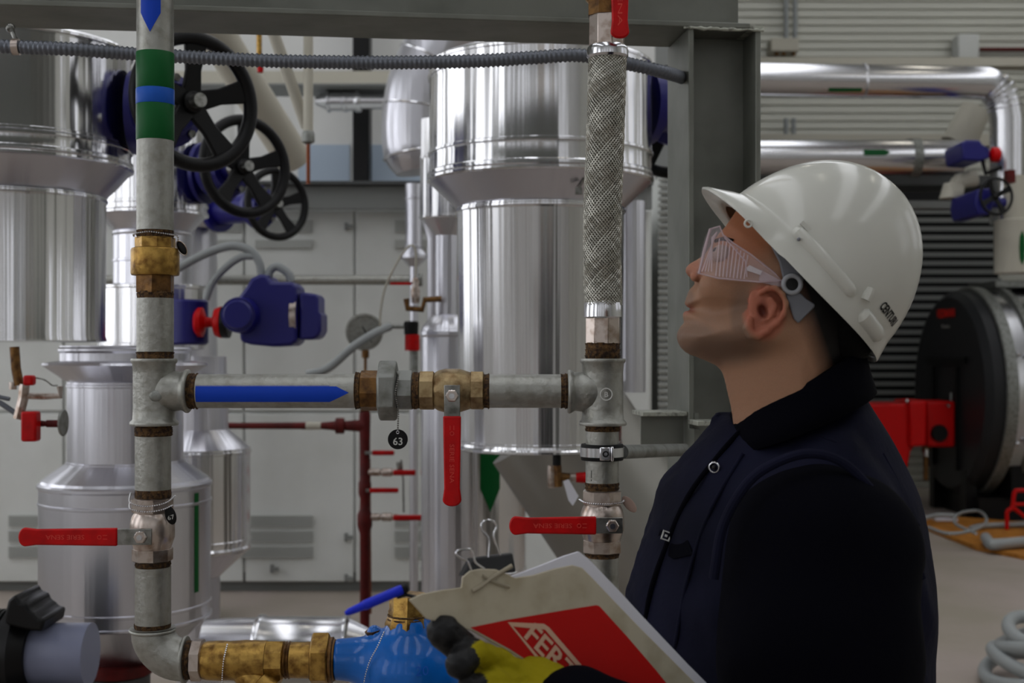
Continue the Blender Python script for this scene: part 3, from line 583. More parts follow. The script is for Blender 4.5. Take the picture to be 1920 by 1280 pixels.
m_ = MB(); m_.tube([P(1800,360,Yp-.2),P(1782,360,Yp-.2),P(1782,372,Yp-.2)], 20*s, 20); m_.tube(spl([P(1790,362,Yp-.2),P(1800,340,Yp-.2),P(1830,334,Yp-.2)],5), 15*s, 16); m_.tube([P(1812,372,Yp-.2),P(1812,412,Yp-.2)], 13*s,16); m_.build('short_elbow', pipew, label='short pale elbow and flanges left of the small far handwheel', cat='pipe')
t = thing('far_handwheel_valve', P(1868,402,Yp-.9), 'small blue valve with thin black handwheel far right', 'valve')
handwheel(t, P(1868,368,Yp-.9), (.25,-1,0), .135, spokes=4, rot=.5, rim=.011)
m_ = MB(); m_.pxprism([(1832,355),(1858,352),(1866,376),(1856,402),(1834,402),(1828,380)], Yp-.82, .56); hlathe(m_, 380, [(1850,10),(1886,10)], Yp-.3); m_.build('body', bluev, t, bevel=.012)
m_ = MB(); m_.bb(X(1862,Yp-.5),X(1876,Yp-.5),Yp-.8,Yp-.72,Z(342,Yp-.8),Z(318,Yp-.8)); m_.build('red_stem', maroon, t)
t = thing('far_blue_actuator', P(1830,305,Yp-.5), 'small blue valve actuator with red wheel under the pipe elbow', 'actuator')
m_ = MB(); m_.pxprism([(1802,268),(1812,262),(1838,262),(1842,270),(1856,278),(1856,296),(1838,302),(1806,300)], Yp-.55, .4); m_.tube([P(1822,285,10.3),P(1800,292,10.8)], .05, 12); m_.build('housing', bluev, t, bevel=.015)
m_ = MB(); hlathe(m_, 290, [(1856,8),(1860,14),(1872,14),(1876,8)], Yp-.5); m_.build('red_wheel', redpaint, t); m_ = MB(); m_.tube([P(1842,300,Yp-.5),P(1848,325,Yp-.5),P(1878,314,Yp-.5)], 4*s, 8); m_.build('wire', blackr, t)
t = thing('hanging_cone_duct', P(1790,260,Yp+.6), 'pale slanted duct hood under the overhead pipe', 'duct')
m_ = MB(); m_.tube([P(1830,205,Yp+.6),P(1795,272,Yp+.6)], [30*s,34*s], 24); m_.build('hood', pipew, t)
MB().bb(X(1788,14.1),X(1828,14.1),13.95,14.17,Z(116,14.1),Z(69,14.1)).build('wall_box', white, label='plain white box on the corrugated wall above the overhead pipe', cat='box', bevel=.02)
for i, (px, a, b) in enumerate(((1474,-140,76),(1491,-140,82),(1474,222,262),(1488,222,262))):
    m_ = MB(); vlathe(m_, px, [(b,4.5),(a,4.5)], 14.0); m_.build('wall_conduit', grey_pvc, label=['thin upright conduit on the corrugated wall, left of the upper pair','thin upright conduit on the corrugated wall, right of the upper pair','short conduit stub below the overhead pipe, left one','short conduit stub below the overhead pipe, right one'][i], cat='conduit')
t = thing('junction_box', P(1468,100,14.0), 'small cream junction box with brass glands on the corrugated wall', 'box')
m_ = MB(); m_.bb(X(1444,14.0),X(1496,14.0),13.95,14.17,Z(98,14.0),Z(73,14.0)); m_.build('box', pipew, t, bevel=.01)
for px in (1456,1469,1488): m_ = MB(); vlathe(m_, px, [(104,4),(98,4)], 14.0); m_.build('gland', brassd, t)
m_ = MB(); m_.bb(X(1830,14.1),XR-.01,14.1,14.17,Z(94,14.1),Z(89,14.1)); m_.build('wall_rail', maroon, label='thin red oxide rail on the corrugated wall beside the white box', cat='rail')
# beige support beams under the pipes
m_ = MB(); m_.bb(X(1380,11.6),XR,11.5,11.7,Z(128,11.6),Z(112,11.6)); m_.build('support_rail', pipew, label='beige support rail just above the overhead pipe', cat='rail')
m_ = MB(); m_.bb(X(1380,11.6),XR,11.5,11.7,Z(276,11.6),Z(255,11.6)); m_.build('support_rail', pipew, label='beige support rail resting above the second silver pipe', cat='rail')
# pipe shadow on the wall, given as a dark backed grille
Yl = 13.8; t = thing('louvre_grille', (X(1650,Yl),Yl,Z(775,Yl)), 'dark ventilation grille with pale slats behind the helmet', 'grille')
MB().bb(X(1400,Yl),X(1880,Yl),Yl+.12,14.195,Z(775,Yl),Z(353,Yl)).build('backing', blackp, t)
sl = MB()
for k in range(25):
    z = Z(768-k*16.2, Yl); sl.box((X(1640,Yl), Yl+.05, z), (480*Yl/F, .012, .048), Matrix.Rotation(.12,3,'X'))
sl.build('slats', greyb, t)
m_ = MB(); m_.bb(X(1400,11.8),XR,11.7,11.9,Z(392,11.8),Z(384,11.8)); m_.build('grey_rail', greyb, label='thin grey rail crossing the dark grille', cat='rail')
m_ = MB(); m_.bb(X(1395,11.9),XR,11.7,12.2,Z(352,11.9),Z(334,11.9)); m_.build('cable_duct', greydk, label='dark cable duct beneath the second silver pipe', cat='duct')
# ---------------------------------------------------------------- boiler
Yb = 12.0; s = Yb/F; t = thing('boiler', (X(1850,Yb+.4), Yb+.4, 0), 'large round boiler with black front door and silver bands at the right edge', 'boiler')
R = 197*s; cz = Z(735,Yb); cx = X(1812,Yb); d = Vector((1,.03,0)).normalized()      # shell axis runs away to the right
o_ = Vector((cx, Yb, cz)); f_ = o_-d*.12
m_ = MB(); m_.lathe([(-.06,R*.9),(0,R*.96),(.10,R*.96)], f_, d, 64); m_.build('front_door', blackd, t)
m_ = MB(); m_.lathe([(.10,R*.99),(.11,R),(.2,R),(.21,R*.97)], f_, d, 64); m_.build('front_band', galvd, t)
m_ = MB(); m_.lathe([(.2,R*.96),(1.6,R*.96)], f_, d, 64); m_.build('shell', aluflat, t)
for q in (.34, .62, .9): m_ = MB(); m_.lathe([(q,R*.965),(q+.005,R*1.0),(q+.06,R*1.0),(q+.065,R*.965)], f_, d, 64); m_.build('band', blackp if q > .4 else galvd, t)
u_ = Vector((d.y,-d.x,0)); fw = -d
def dp(a, h, out=0.0): return f_-d*(.065+out)+u_*a+Vector((0,0,h))
m_ = MB()
for a in (-.32,.28): m_.prism([dp(a-.03,-.7),dp(a+.03,-.7),dp(a+.03,.24),dp(a-.03,.24)], -d, .03)
m_.prism([dp(-.5,.27),dp(.5,.27),dp(.5,.33),dp(-.5,.33)], -d, .03); m_.build('door_frame', blackp, t)
m_ = MB(); m_.text('VIESSMANN', dp(-.02,.74,.006), u_, (0,0,1), .11, fit=.46, bold=.03); m_.build('logo', redlogo, t, smooth=False)
m_ = MB(); m_.text('Vitomax', dp(-.02,.62,.006), u_, (0,0,1), .06, fit=.22); m_.build('model_plate', engr, t, smooth=False)
for a in (-.4,.4): m_ = MB(); m_.prism([dp(a-.06,-R-.25),dp(a+.06,-R-.25),dp(a+.06,-R+.3),dp(a-.06,-R+.3)], d, .1); m_.v = [(v[0],v[1],max(v[2],0)) for v in m_.v]; m_.build('foot', blackp, t)
m_ = MB(); m_.bb(cx-.1,cx+1.6,11.4,12.6,0,.2); m_.build('base_skid', blackp, t)
m_ = MB(); m_.bb(cx+.15,cx+1.4,11.3,12.6,.2,.75); m_.build('saddle', blackp, t)
for h in (.36,-.42):
    for q in (.22,.3): m_ = MB(); m_.ball(f_+d*q-Vector((d.y,-d.x,0))*(-1)*math.sqrt(R*R-h*h)+Vector((0,0,h)), .024, 10, 8); m_.build('bolt', chrome, t)
m_ = MB(); m_.tube(spl([dp(.18,-.0,.03),dp(.2,-.12,.04),dp(.08,-.3,.05),dp(-.1,-.36,.04)],6), .009, 8); m_.build('cable', greyb, t)
m_ = MB(); m_.bb(cx+.2,cx+1.4,Yb-.2,Yb+.5,cz+R-.01,cz+R+.05); m_.build('top_cover', galvd, t)
Yc = 11.7; t = thing('burner', P(1720,880,Yc), 'red burner box fixed to the boiler front, partly behind the person', 'burner')
m_ = MB(); m_.pxprism([(1600,758),(1712,756),(1716,762),(1716,838),(1708,846),(1702,878),(1690,880),(1640,800)], Yc-.1, .5); m_.build('motor_cover', redpaint, t, bevel=.02)
m_ = MB(); m_.pxprism([(1706,752),(1738,750),(1738,836),(1706,838)], Yc-.16, .5); m_.build('fan_housing', redpaint, t, bevel=.02)
m_ = MB(); m_.pxprism([(1738,752),(1791,752),(1791,838),(1738,838)], Yc-.02, .44); m_.build('flange', redpaint, t, bevel=.02)
m_ = MB(); m_.lathe([(-.02,.07),(.02,.08),(.04,.08)], P(1762,812,Yc-.04), (0,1,0), 24); m_.build('port', blackp, t)
m_ = MB(); vlathe(m_, 1736, [(900,5),(850,5),(846,8),(838,8)], Yc); m_.build('gas_pipe', brassd, t); m_ = MB(); vlathe(m_, 1737, [(855,6),(842,6)], Yc-.03); m_.build('gas_nut', chrome, t)
m_ = MB(); m_.lathe([(-.03,.012),(0,.018),(.02,.018)], P(1777,760,Yc-.04), (0,1,0), 12); m_.ball(P(1701,752,Yc-.1), .02, 12, 8); m_.build('bolts', chrome, t)
# things on the floor at right
def fl(px, py, h=0.0):
    Y = (CZ-h)*F/(py-HY); return Vector((X(px,Y), Y, h))
m_ = MB(); m_.prism([fl(1690,975), fl(1830,1032), fl(1985,1062), fl(1985,990), fl(1800,975)], (0,0,1), .03)
m_.v = [(v[0],v[1],v[2]+.002) for v in m_.v]; m_.build('plywood_board', woodm, label='plywood board on the floor under grey pipe offcuts', cat='board')
for i, (pts, r, lb) in enumerate((
   ([(1848,1008),(1856,1018),(1870,1020),(1940,1014)], .042, 'thick grey pipe offcut with elbow lying on the plywood board'),
   ([(1820,990),(1850,985),(1930,983)], .022, 'thin grey pipe offcut lying behind the elbow piece'),
   ([(1740,988),(1780,1000),(1830,992),(1850,975),(1835,958),(1800,962),(1790,980),(1830,1000)], .012, 'tangle of thin grey conduit on the floor beside the boiler'),
   ([(1725,975),(1755,966),(1795,967)], .02, 'pale pipe scrap lying left of the boiler skid'))):
    m_ = MB(); q = spl([fl(a,b,.036+r+[0,0,.09,.045][i]) for a,b in pts],5); m_.tube(q, r, 14)
    m_.build('pipe_offcut', grey_pvc, label=lb, cat='pipe')
m_ = MB(); m_.bb(fl(1770,990).x, fl(1812,990).x, fl(1800,984).y, fl(1800,976).y, .034, .05); m_.build('paper_scrap', paperm, label='white scrap of packaging on the floor by the boiler', cat='scrap')
m_ = MB(); q = [fl(1893,975,.02), fl(1902,922,.3)+Vector((0,0,0)), fl(1940,922,.3)]; Yz = 10.6
m_.tube(spl([P(1888,958,Yz),P(1898,950,Yz),P(1902,924,Yz),P(1912,919,Yz),P(1950,921,Yz)],5), .017, 10); m_.tube([P(1898,950,Yz),P(1930,975,Yz),Vector((X(1930,Yz),Yz,0))], .017, 10); m_.tube([P(1888,958,Yz),Vector((X(1888,Yz),Yz,0))], .017, 10); m_.tube([P(1902,945,Yz),P(1940,945,Yz)], .014, 8); m_.build('red_trolley_frame', redpaint, label='red tubular trolley frame at the right edge', cat='trolley')
# grey conduit coil lower right
t = thing('conduit_coil', fl(1905,1262), 'coil of thick grey flexible conduit on the floor at the lower right corner', 'coil')
c_ = fl(1968,1288); 
for k in range(4):
    m_ = MB(); rad = .27-.015*k; pts = [c_+Vector((rad*math.cos(a*2*PI/40)+.02*k, rad*1.1*math.sin(a*2*PI/40), .035+.062*k+.05*math.sin(a*2*PI/40+k*1.9)**2)) for a in range(40)]
    m_.tube(pts, .031, 14, closed=True); m_.build('loop', grey_pvc, t)
# ================================================================ grey steel frame (column and beam)
th = math.radians(7); eu = Vector((math.cos(th), math.sin(th), 0)); ev = Vector((-math.sin(th), math.cos(th), 0))
o0 = Vector((X(1291,2.5), 2.5, 0))           # near left corner of the column
def fb(m_, a0, a1, b0, b1, z0, z1):
    vs = [o0+eu*a+ev*b+Vector((0,0,z-o0.z)) for a in (a0,a1) for b in (b0,b1) for z in (z0,z1)]
    m_.add(vs, [(0,1,3,2),(4,6,7,5),(0,4,5,1),(2,3,7,6),(0,2,6,4),(1,5,7,3)]); return m_
zb = Z(52,2.5)
t = thing('steel_column', tuple(o0), 'upright grey H section steel column between the hose and the helmet', 'column')
W_ = .146
zl = Z(774,2.5)
m_ = MB(); fb(m_, 0, .011, 0, .17, 0, zb); m_.build('flange', beamm, t, bevel=.002)
m_ = MB(); fb(m_, W_-.011, W_, 0, .17, 0, zb); m_.build('flange', beamm, t, bevel=.002)
m_ = MB(); fb(m_, .011, W_-.011, .081, .089, 0, zb); m_.build('web', beamm, t)
m_ = MB(); fb(m_, .0125, .0215, .004, .08, zl-.03, zl); m_.build('gusset', beamm, t)
t = thing('steel_beam', tuple(o0-eu*.9+Vector((0,0,zb))), 'grey steel beam spanning the top of the frame', 'beam')
m_ = MB(); fb(m_, -2.2, .123, -.004, .166, zb+.001, zb+.012); m_.build('bottom_flange', beamm, t, bevel=.002)
m_ = MB(); fb(m_, -2.2, .123, .076, .086, zb+.012, zb+.3); m_.build('web', beamm, t)
m_ = MB(); fb(m_, -2.2, .123, -.004, .166, zb+.3, zb+.311); m_.build('top_flange', beamm, t)
m_ = MB(); fb(m_, .123, W_+.004, -.002, .17, zb+.001, zb+.008); m_.build('cap_plate', beame, t)
rnd = random.Random(5)
def weld(x0, x1, z, b, r=.0035, n=24):
    return [o0+eu*(x0+(x1-x0)*k/n)+ev*b+Vector((0,0,z+rnd.uniform(-.001,.001))) for k in range(n+1)]
m_ = MB(); m_.tube(weld(-.01, W_+.004, zb-.001, -.002), [rnd.uniform(.002,.0045) for _ in range(25)], 8); m_.build('weld_seam', beame, t)
# side bracket
t = thing('steel_bracket', tuple(o0+Vector((-.1,0,Z(836,2.5)))), 'short grey steel bracket on the left foot of the column, above the pipe stay', 'bracket')
m_ = MB(); fb(m_, -.09, -.001, .005, .10, Z(780,2.5), Z(772,2.5)); fb(m_, -.001, .05, -.07, -.001, Z(800,2.4), Z(791,2.4)); m_.build('shelf', beame, t, bevel=.001)
m_ = MB(); fb(m_, -.088, -.002, .03, .036, Z(838,2.5), Z(781,2.5)); m_.build('web', beamm, t)
m_ = MB(); fb(m_, -.002, .012, -.05, -.002, Z(838,2.5), Z(802,2.5)); m_.build('end_plate', beamm, t)
# flexible conduit sagging across
Yk = 2.34
path = spl([P(-60,84,2.30),P(30,88,2.30),P(130,92,2.30),P(250,101,Yk),P(340,106,Yk),P(480,113,Yk),P(600,116,Yk),P(760,117,Yk),P(900,114,Yk),P(1000,108,Yk),P(1090,104,Yk),P(1180,120,Yk+.05),P(1255,138,Yk+.1),P(1290,150,2.64)],16)
L_ = [0]
for i in range(1,len(path)): L_.append(L_[-1]+(path[i]-path[i-1]).length)
pt = []; rd = []; step = .0022; x_ = 0; i = 0; k = 0
while x_ < L_[-1]:
    while L_[i+1] < x_: i += 1
    pt.append(path[i].lerp(path[i+1], (x_-L_[i])/(L_[i+1]-L_[i]))); rd.append((.0128,.0128,.0108,.0108)[k % 4]); x_ += step; k += 1
m_ = MB(); m_.tube(pt, rd, 14); m_.build('flexible_conduit', conduit, label='ribbed grey metal conduit sagging across behind both upright pipes', cat='conduit', ang=60)
t = thing('conduit_clip', P(30,70,2.3), 'small metal clip holding the ribbed conduit to the beam at far left', 'clip')
m_ = MB(); c_ = P(30,88,2.30); m_.lathe([(-.006,.0148),(.006,.0148)], c_, (1,.05,.03), 20); m_.build('ring', nickel, t)
m_ = MB(); m_.tube([P(30,75,2.3),P(24,62,2.3),P(20,50,2.35)], .004, 8); m_.ball(P(20,52,2.33), .009, 10, 6); m_.build('bolt', steelp, t)

# ================================================================ foreground pipework (2.1 m away)
Y = 2.1; S = Y/F
def stub(t, name, m, cx, prof, **k):
    m_ = MB(); vlathe(m_, cx, prof, Y); return m_.build(name, m, t, **k)
def hstub(t, name, m, cy, prof, **k):
    m_ = MB(); hlathe(m_, cy, prof, Y); return m_.build(name, m, t, **k)
def thread(y0, y1, r, n=6, seed=1):
    q = random.Random(seed); out = [(y0, r-1)]
    for k in range(n): a = y0+(y1-y0)*(k+.5)/n; out += [(a-.6, r+q.uniform(-1.2,1.6)), (a+.8, r-q.uniform(.5,2))]
    return out+[(y1, r-1)]
def chain(m_, pts, r=.0016, gap=.0037):
    pts = spl(pts, 10); acc = 0; last = pts[0]; m_.ball(last, r, 6, 4)
    for a, b in zip(pts, pts[1:]):
        d = (b-a).length
        while acc+d >= gap:
            a = a.lerp(b, (gap-acc)/d); d = (b-a).length; acc = 0; m_.ball(a, r, 6, 4)
        acc += d
    return m_
def tagdisc(t, c, n, r, num, m=blacktag, right=None, up=None):
    n = Vector(n).normalized(); m_ = MB(); m_.lathe([(-.0006,r),(.0006,r)], c, n, 32); m_.build('disc', m, t)
    if num:
        up = Vector(up or (0,0,1)); right = Vector(right or up.cross(n)); m_ = MB(); m_.text(num, Vector(c)+n*.0009-up*r*.2, right, up, r*1.05, bold=.01); m_.build('number', engr, t, smooth=False)
# ---- left riser
t = thing('pipe_section', P(291,430,Y), 'upright galvanised pipe with blue arrow and green and blue bands at upper left', 'pipe')
stub(t, 'pipe', galv, 291, [(432,34),(-1400,34)])
bx = Vector((X(291,Y),Y,0))
m_ = MB(); wrap(m_, (bx.x,Y,Z(-80,Y)), (0,0,-1), 34*S, arrow_rows(Z(-80,Y)-Z(68,Y), .56, 36*S, 0), 14); m_.build('arrow_sticker', blue_s, t)
for nm, a, b, mm, e in (('green_band',168,100,green_s,1.0),('blue_band',197,168,blue_l,1.4),('green_band',264,197,green_s,1.0)):
    stub(t, nm, mm, 291, [(max(a,b),34+e-.3),(max(a,b)-.5,34+e),(min(a,b)+.5,34+e),(min(a,b),34+e-.3)])
t = thing('check_valve', P(291,558,Y), 'brass check valve in the upper left riser', 'valve')
stub(t, 'hemp_seal', hemp, 291, thread(449,432,34,5,2))
m_ = MB(); hexv(m_, 291, 467, 448, 37, Y, 8); m_.build('upper_nut', brass, t)
m_ = MB(); vlathe(m_, 291, [(517,36),(516,43),(513,44.5),(470,44.5),(466,43),(464,37)], Y); m_.build('body', brass, t)
m_ = MB(); hexv(m_, 291, 546, 517, 36.5, Y, 6, a0=.1); m_.build('lower_nut', brassd, t)
stub(t, 'hemp_seal', hemp, 291, thread(559,546,34,4,3))
t = thing('chained_tag', P(341,480,Y), 'small engraved tag on a bead chain round the brass check valve', 'tag')
m_ = MB(); chain(m_, [bx+Vector((.036*math.cos(a),-.036*math.sin(a),Z(438+4*abs(math.cos(a)),Y))) for a in (PI*1.02,PI*.8,PI*.65,PI*.5,PI*.35,PI*.2,0)]+[P(334,452,Y)]); m_.build('bead_chain', chrome, t)
m_ = MB(); c_ = P(341,465,Y); Rm = Matrix.Rotation(-.55,3,'Y'); m_.ball(c_, (.0065,.002,.013), 20, 10, Rm); m_.build('disc', blacktag, t)
m_ = MB(); m_.tube([c_+Rm @ Vector((.0068*math.cos(a*PI/12),-.001,.0132*math.sin(a*PI/12))) for a in range(24)], .0009, 6, closed=True); m_.build('rim', nickel, t)
t = thing('pipe_section', P(291,657,Y), 'short galvanised pipe between the check valve and the left tee', 'pipe')
stub(t, 'pipe', galv, 291, [(659,34),(559,34)]); stub(t, 'hemp_seal', hemp, 291, thread(672,659,34.5,4,4))
def tee(cx, y0, y1, cy, side, label):
    t = thing('pipe_tee', P(cx,y1,Y), label, 'fitting'); h = side
    m_ = MB(); vlathe(m_, cx, [(y1,44),(y1-3,45),(y1-7,44),(y1-11,39.5),(y1-30,38.5),(y0+28,38.5),(y0+10,39.5),(y0+7,42),(y0+3,43),(y0,42)], Y, 48)
    c = P(cx,cy,Y); sx = (1,0,0) if h > 0 else (-1,0,0)
    m_.lathe([(0,33*S),(22*S,40*S),(36*S,38*S),(52*S,36*S),(56*S,38*S),(60*S,41*S),(64*S,41*S),(66*S,39*S)], c, sx, 40)
    m_.build('body', galv, t, ang=50); return t
t = tee(289, 672, 797, 733, 1, 'left galvanised pipe tee joining riser and horizontal pipe')
m_ = MB(); m_.ball(P(302,741,Y)-Vector((0,.033,0)), (.011,.003,.009), 12, 6); m_.build('cast_mark', galvd, t)
t2_ = tee(1130, 672, 797, 734, -1, 'right galvanised pipe tee with a cast round mark below the hose')
m_ = MB(); m_.torus(P(1134,738,Y)-Vector((0,.0335,0)), (0,-1,0), .0095, .0012, 28, 6); m_.text('B', P(1134,738,Y)-Vector((0,.0345,0)), (1,0,0), (0,0,1), .012, bold=.02); m_.build('cast_mark', engr, t2_)
# ---- horizontal run
t = thing('pipe_section', P(520,765,Y), 'horizontal galvanised pipe with a long blue arrow sticker', 'pipe')
hstub(t, 'hemp_seal', hemp, 733, thread(355,372,33,5,5)); hstub(t, 'pipe', galv, 733, [(372,32),(672,32)])
m_ = MB(); wrap(m_, P(374,735,Y), (1,0,0), 32*S, arrow_rows(284*S, .56, 36*S, 0), 14, eps=.0006); m_.build('arrow_sticker', blue_s, t)
t = thing('pipe_union', P(720,785,Y), 'grey galvanised union with a big hex nut beside the number 63 tag', 'fitting')
hstub(t, 'hemp_seal', hemp, 732, thread(667,676,35,3,6))
m_ = MB(); hexh(m_, 732, 676, 712, 38, Y, 8, a0=.1); m_.build('tail_nut', brassd, t)
m_ = MB(); hexh(m_, 732, 710, 745, 57, Y, 6, 5, a0=.55); m_.build('union_nut', galvd, t, bevel=.002)
m_ = MB(); hexh(m_, 731, 745, 775, 38, Y, 8, a0=.25); m_.build('body_nut', galvd, t)
hstub(t, 'hemp_seal', hemp, 732, thread(774,786,35,4,7))
def ball_valve(name, label, horiz, c, a, b, m, ms, nw):
    """a..b extent along the run in px; c the cross coordinate"""
    t = thing(name, P((a+b)/2 if horiz else c, c if horiz else max(a,b), Y), label, 'valve')
    s1 = (lambda mb, p: hlathe(mb, c, p, Y)) if horiz else (lambda mb, p: vlathe(mb, c, p, Y))
    hx = (lambda mb, x0, x1, r: hexh(mb, c, x0, x1, r, Y, 8, a0=.3)) if horiz else (lambda mb, x0, x1, r: hexv(mb, c, x0, x1, r, Y, 8, a0=.3))
    d = b-a
    m_ = MB(); hx(m_, a, a+d*.24, 38); m_.build('end_nut', m, t)
    m_ = MB(); s1(m_, [(a+d*.23,33),(a+d*.3,38),(a+d*.4,41),(a+d*.62,41),(a+d*.72,37),(a+d*.8,34)]); m_.build('body', m, t)
    m_ = MB(); hx(m_, a+d*.78, b, 37.5); m_.build('end_nut', ms, t)
    return t
def lever(t, pc, dirv, L0, L1, wd, text_up, txt=True, yo=.045):
    """steel shank from the spindle pc along dirv for L0 px, then red grip to L1 px; wd half width px"""
    c = P(*pc, Y)-Vector((0,yo,0)); k = (Y-yo)/F; d = Vector(dirv); s = Vector((d.z,0,-d.x))
    m_ = MB(); m_.lathe([(0,.013),(yo-.004,.011)], c+Vector((0,.004,0)), (0,1,0), 16); m_.build('stem', brassd, t)
    o = [(-20,-wd+2),(L0+8,-wd+2),(L0+8,wd-2),(-20,wd-2)]
    m_ = MB(); m_.prism([c+d*(a*k)+s*(b*k) for a,b in o], (0,1,0), .003); m_.build('shank', steelp, t, bevel=.0008)
    tip = [(L1-wd*.55+wd*.75*math.cos(q), (wd+.6)*math.sin(q)) for q in [PI/2-PI*i/12 for i in range(13)]]
    o = [(L0,-wd),(L0,wd),(L0+40,wd-.6),(L1-wd*1.8,wd-2.2)]+[(x,y) for x,y in tip]+[(L1-wd*1.8,-wd+2.2),(L0+40,-wd+.6)]
    m_ = MB(); m_.prism([c+d*(a*k)+s*(b*k)+Vector((0,-.003,0)) for a,b in o], (0,1,0), .009); g = m_.build('grip', redg, t, bevel=.0025)
    m_ = MB(); m_.lathe([(0,.0105),(-.006,.0105),(-.0075,.009)], c, (0,1,0), 6); m_.build('nut', nickel, t)
    m_ = MB(); m_.torus(c+Vector((0,-.004,0)), (0,1,0), .0085, .0013, 24, 6); m_.lathe([(0,.005),(-.010,.0045)], c, (0,1,0), 12); m_.build('spindle_end', chrome, t)
    if txt:
        mid = (L0+L1)/2+ (2 if L1-L0 < 165 else 6); up = Vector(text_up); r = Vector((up.z,0,-up.x))
        m_ = MB(); m_.text(txt, c+d*(mid*k)+Vector((0,-.0034,0)), r, up, .0105, fit=.062, bold=.0); m_.build('lettering', redtxt, g, smooth=False)
        q = c+d*((L0+22)*k)+Vector((0,-.0034,0)); m_ = MB(); m_.box(q+up*.003, (.007 if abs(r.x) else .001,.0003,.001 if abs(r.x) else .007)); m_.box(q-up*.003, (.007 if abs(r.x) else .001,.0003,.001 if abs(r.x) else .007)); m_.torus(q+r*.009, (0,1,0), .003, .0004, 16, 4); m_.build('maker_mark', redtxt, g)
    return g
t = ball_valve('ball_valve', 'brass ball valve in the horizontal pipe with its red lever hanging down', True, 732, 786, 908, brassp, brassp, None)
lever(t, (850,740), (0,0,-1), 38, 204, 17, (1,0,0), 'SERIE SENA')
hstub(t, 'hemp_seal', hemp, 733, thread(907,918,33,4,8))
t = thing('chained_tag', P(748,838,Y), 'round black tag engraved 63 on a bead chain below the union nut', 'tag')
m_ = MB(); chain(m_, [P(746,697,Y)-Vector((0,.02,0)),P(750,704,Y)-Vector((0,.033,0)),P(746,735,Y)-Vector((0,.043,0)),P(750,768,Y)-Vector((0,.034,0)),P(749,800,Y)-Vector((0,.03,0)),P(749,806,Y)-Vector((0,.03,0))]); m_.build('bead_chain', steelp, t)
tagdisc(t, P(749,821,Y)-Vector((0,.03,0)), (0,-1,0), 18.5*S, '63')
m_ = MB(); m_.torus(P(749,808,Y)-Vector((0,.0312,0)), (0,-1,0), .0022, .0006, 14, 6); m_.build('eyelet', chrome, t)
t = thing('pipe_section', P(990,765,Y), 'plain galvanised pipe between the brass ball valve and the right tee', 'pipe')
hstub(t, 'pipe', galv, 733, [(918,31.5),(1052,31.5)]); hstub(t, 'hemp_seal', hemp, 733, thread(1051,1065,33,5,9))
# ---- braided hose
t = thing('braided_hose', P(1130,640,Y), 'braided stainless steel hose hanging down to the right tee', 'hose')
hx_ = spl([P(1139,104,Y),P(1137,180,Y),P(1134,280,Y),P(1130,380,Y),P(1129,480,Y),P(1131,568,Y)],14)
m_ = MB(); m_.tube(hx_, 33*S, 28); m_.build('liner', mat('dark braid gap',(104,100,92),.5,.8), t)
br = mat('braided stainless wire', (176,174,164), .42, .85)
def braid(sgn):
    m_ = MB(); N_ = 34; n = len(hx_)*3; base = []
    for i in range(n):
        f = i/3; a = min(int(f), len(hx_)-2); base.append(hx_[a].lerp(hx_[a+1], f-a))
    tot = 460*S; turns = tot/(2*PI*34*S)*.9
    for k in range(N_):
        pts = []
        for i, p in enumerate(base):
            a = 2*PI*k/N_+sgn*2*PI*turns*i/n; r = 34*S+(.0006 if (i+k*sgn) % 6 < 3 else -.0001)*(1 if sgn > 0 else 1)+(.0003 if sgn > 0 else 0)
            pts.append(p+Vector((math.cos(a)*r, math.sin(a)*r, 0)))
        m_.tube(pts, .00118, 4, caps=False)
    return m_
m_ = braid(1); m2 = braid(-1); m_.add(m2.v, m2.f); m_.build('braid', br, t)
m_ = MB(); vlathe(m_, 1139, [(110,36),(106,39),(96,39),(90,37.5),(86,34)], Y); m_.build('crimp_sleeve', chrome, t)
m_ = MB(); hexv(m_, 1138, 90, 30, 34.5, Y, 8, a0=.2); m_.build('upper_nut', nickel, t, bevel=.001)
for k in range(8):
    pass
m_ = MB(); vlathe(m_, 1131, [(597,33),(594,36),(586,36),(568,35.5),(565,34)], Y); m_.build('crimp_sleeve', chrome, t)
m_ = MB(); hexv(m_, 1131, 642, 596, 34, Y, 8, a0=.2); m_.build('lower_nut', nickel, t, bevel=.001)
stub(t, 'hemp_seal', hemp, 1130, thread(672,642,33,8,11))
t = thing('ball_valve', P(1138,30,Y), 'brass ball valve at the top edge above the hose, red lever hanging', 'valve')
m_ = MB(); hexv(m_, 1138, 29, 6, 37, Y, 8, a0=.3); m_.build('end_nut', brassd, t); m_ = MB(); vlathe(m_, 1138, [(6,34),(0,40),(-60,40),(-70,34),(-1400,33)], Y); m_.build('body', brass, t)
lever(t, (1158,-90), (0,0,-1), 60, 175, 17, (1,0,0), 'SENA')
# ---- below right tee
t = thing('pipe_section', P(1129,905,Y), 'galvanised pipe held by the pipe clamp below the right tee', 'pipe')
stub(t, 'hemp_seal', hemp, 1130, thread(808,797,33,4,12)); stub(t, 'pipe', galv, 1129, [(904,31),(808,31)]); stub(t, 'hemp_seal', hemp, 1129, thread(918,904,32,6,13))
m_ = MB(); m_.box(P(1107,886,Y)-Vector((0,.0266,0)), (.0012,.0006,.012)); m_.box(P(1107,897,Y)-Vector((0,.0266,0)), (.0012,.0006,.003)); m_.build('stamp', blackp, t)
t = thing('pipe_clamp', P(1130,862,Y), 'rubber lined steel pipe clamp with a pipe stay reaching to the column', 'clamp')
m_ = MB(); vlathe(m_, 1129, [(862,39),(860,40),(834,40),(832,39)], Y, 48); m_.build('rubber_lining', blackr, t)
m_ = MB(); vlathe(m_, 1129, [(855,41.5),(838,41.5)], Y, 48); m_.build('band', chrome, t)
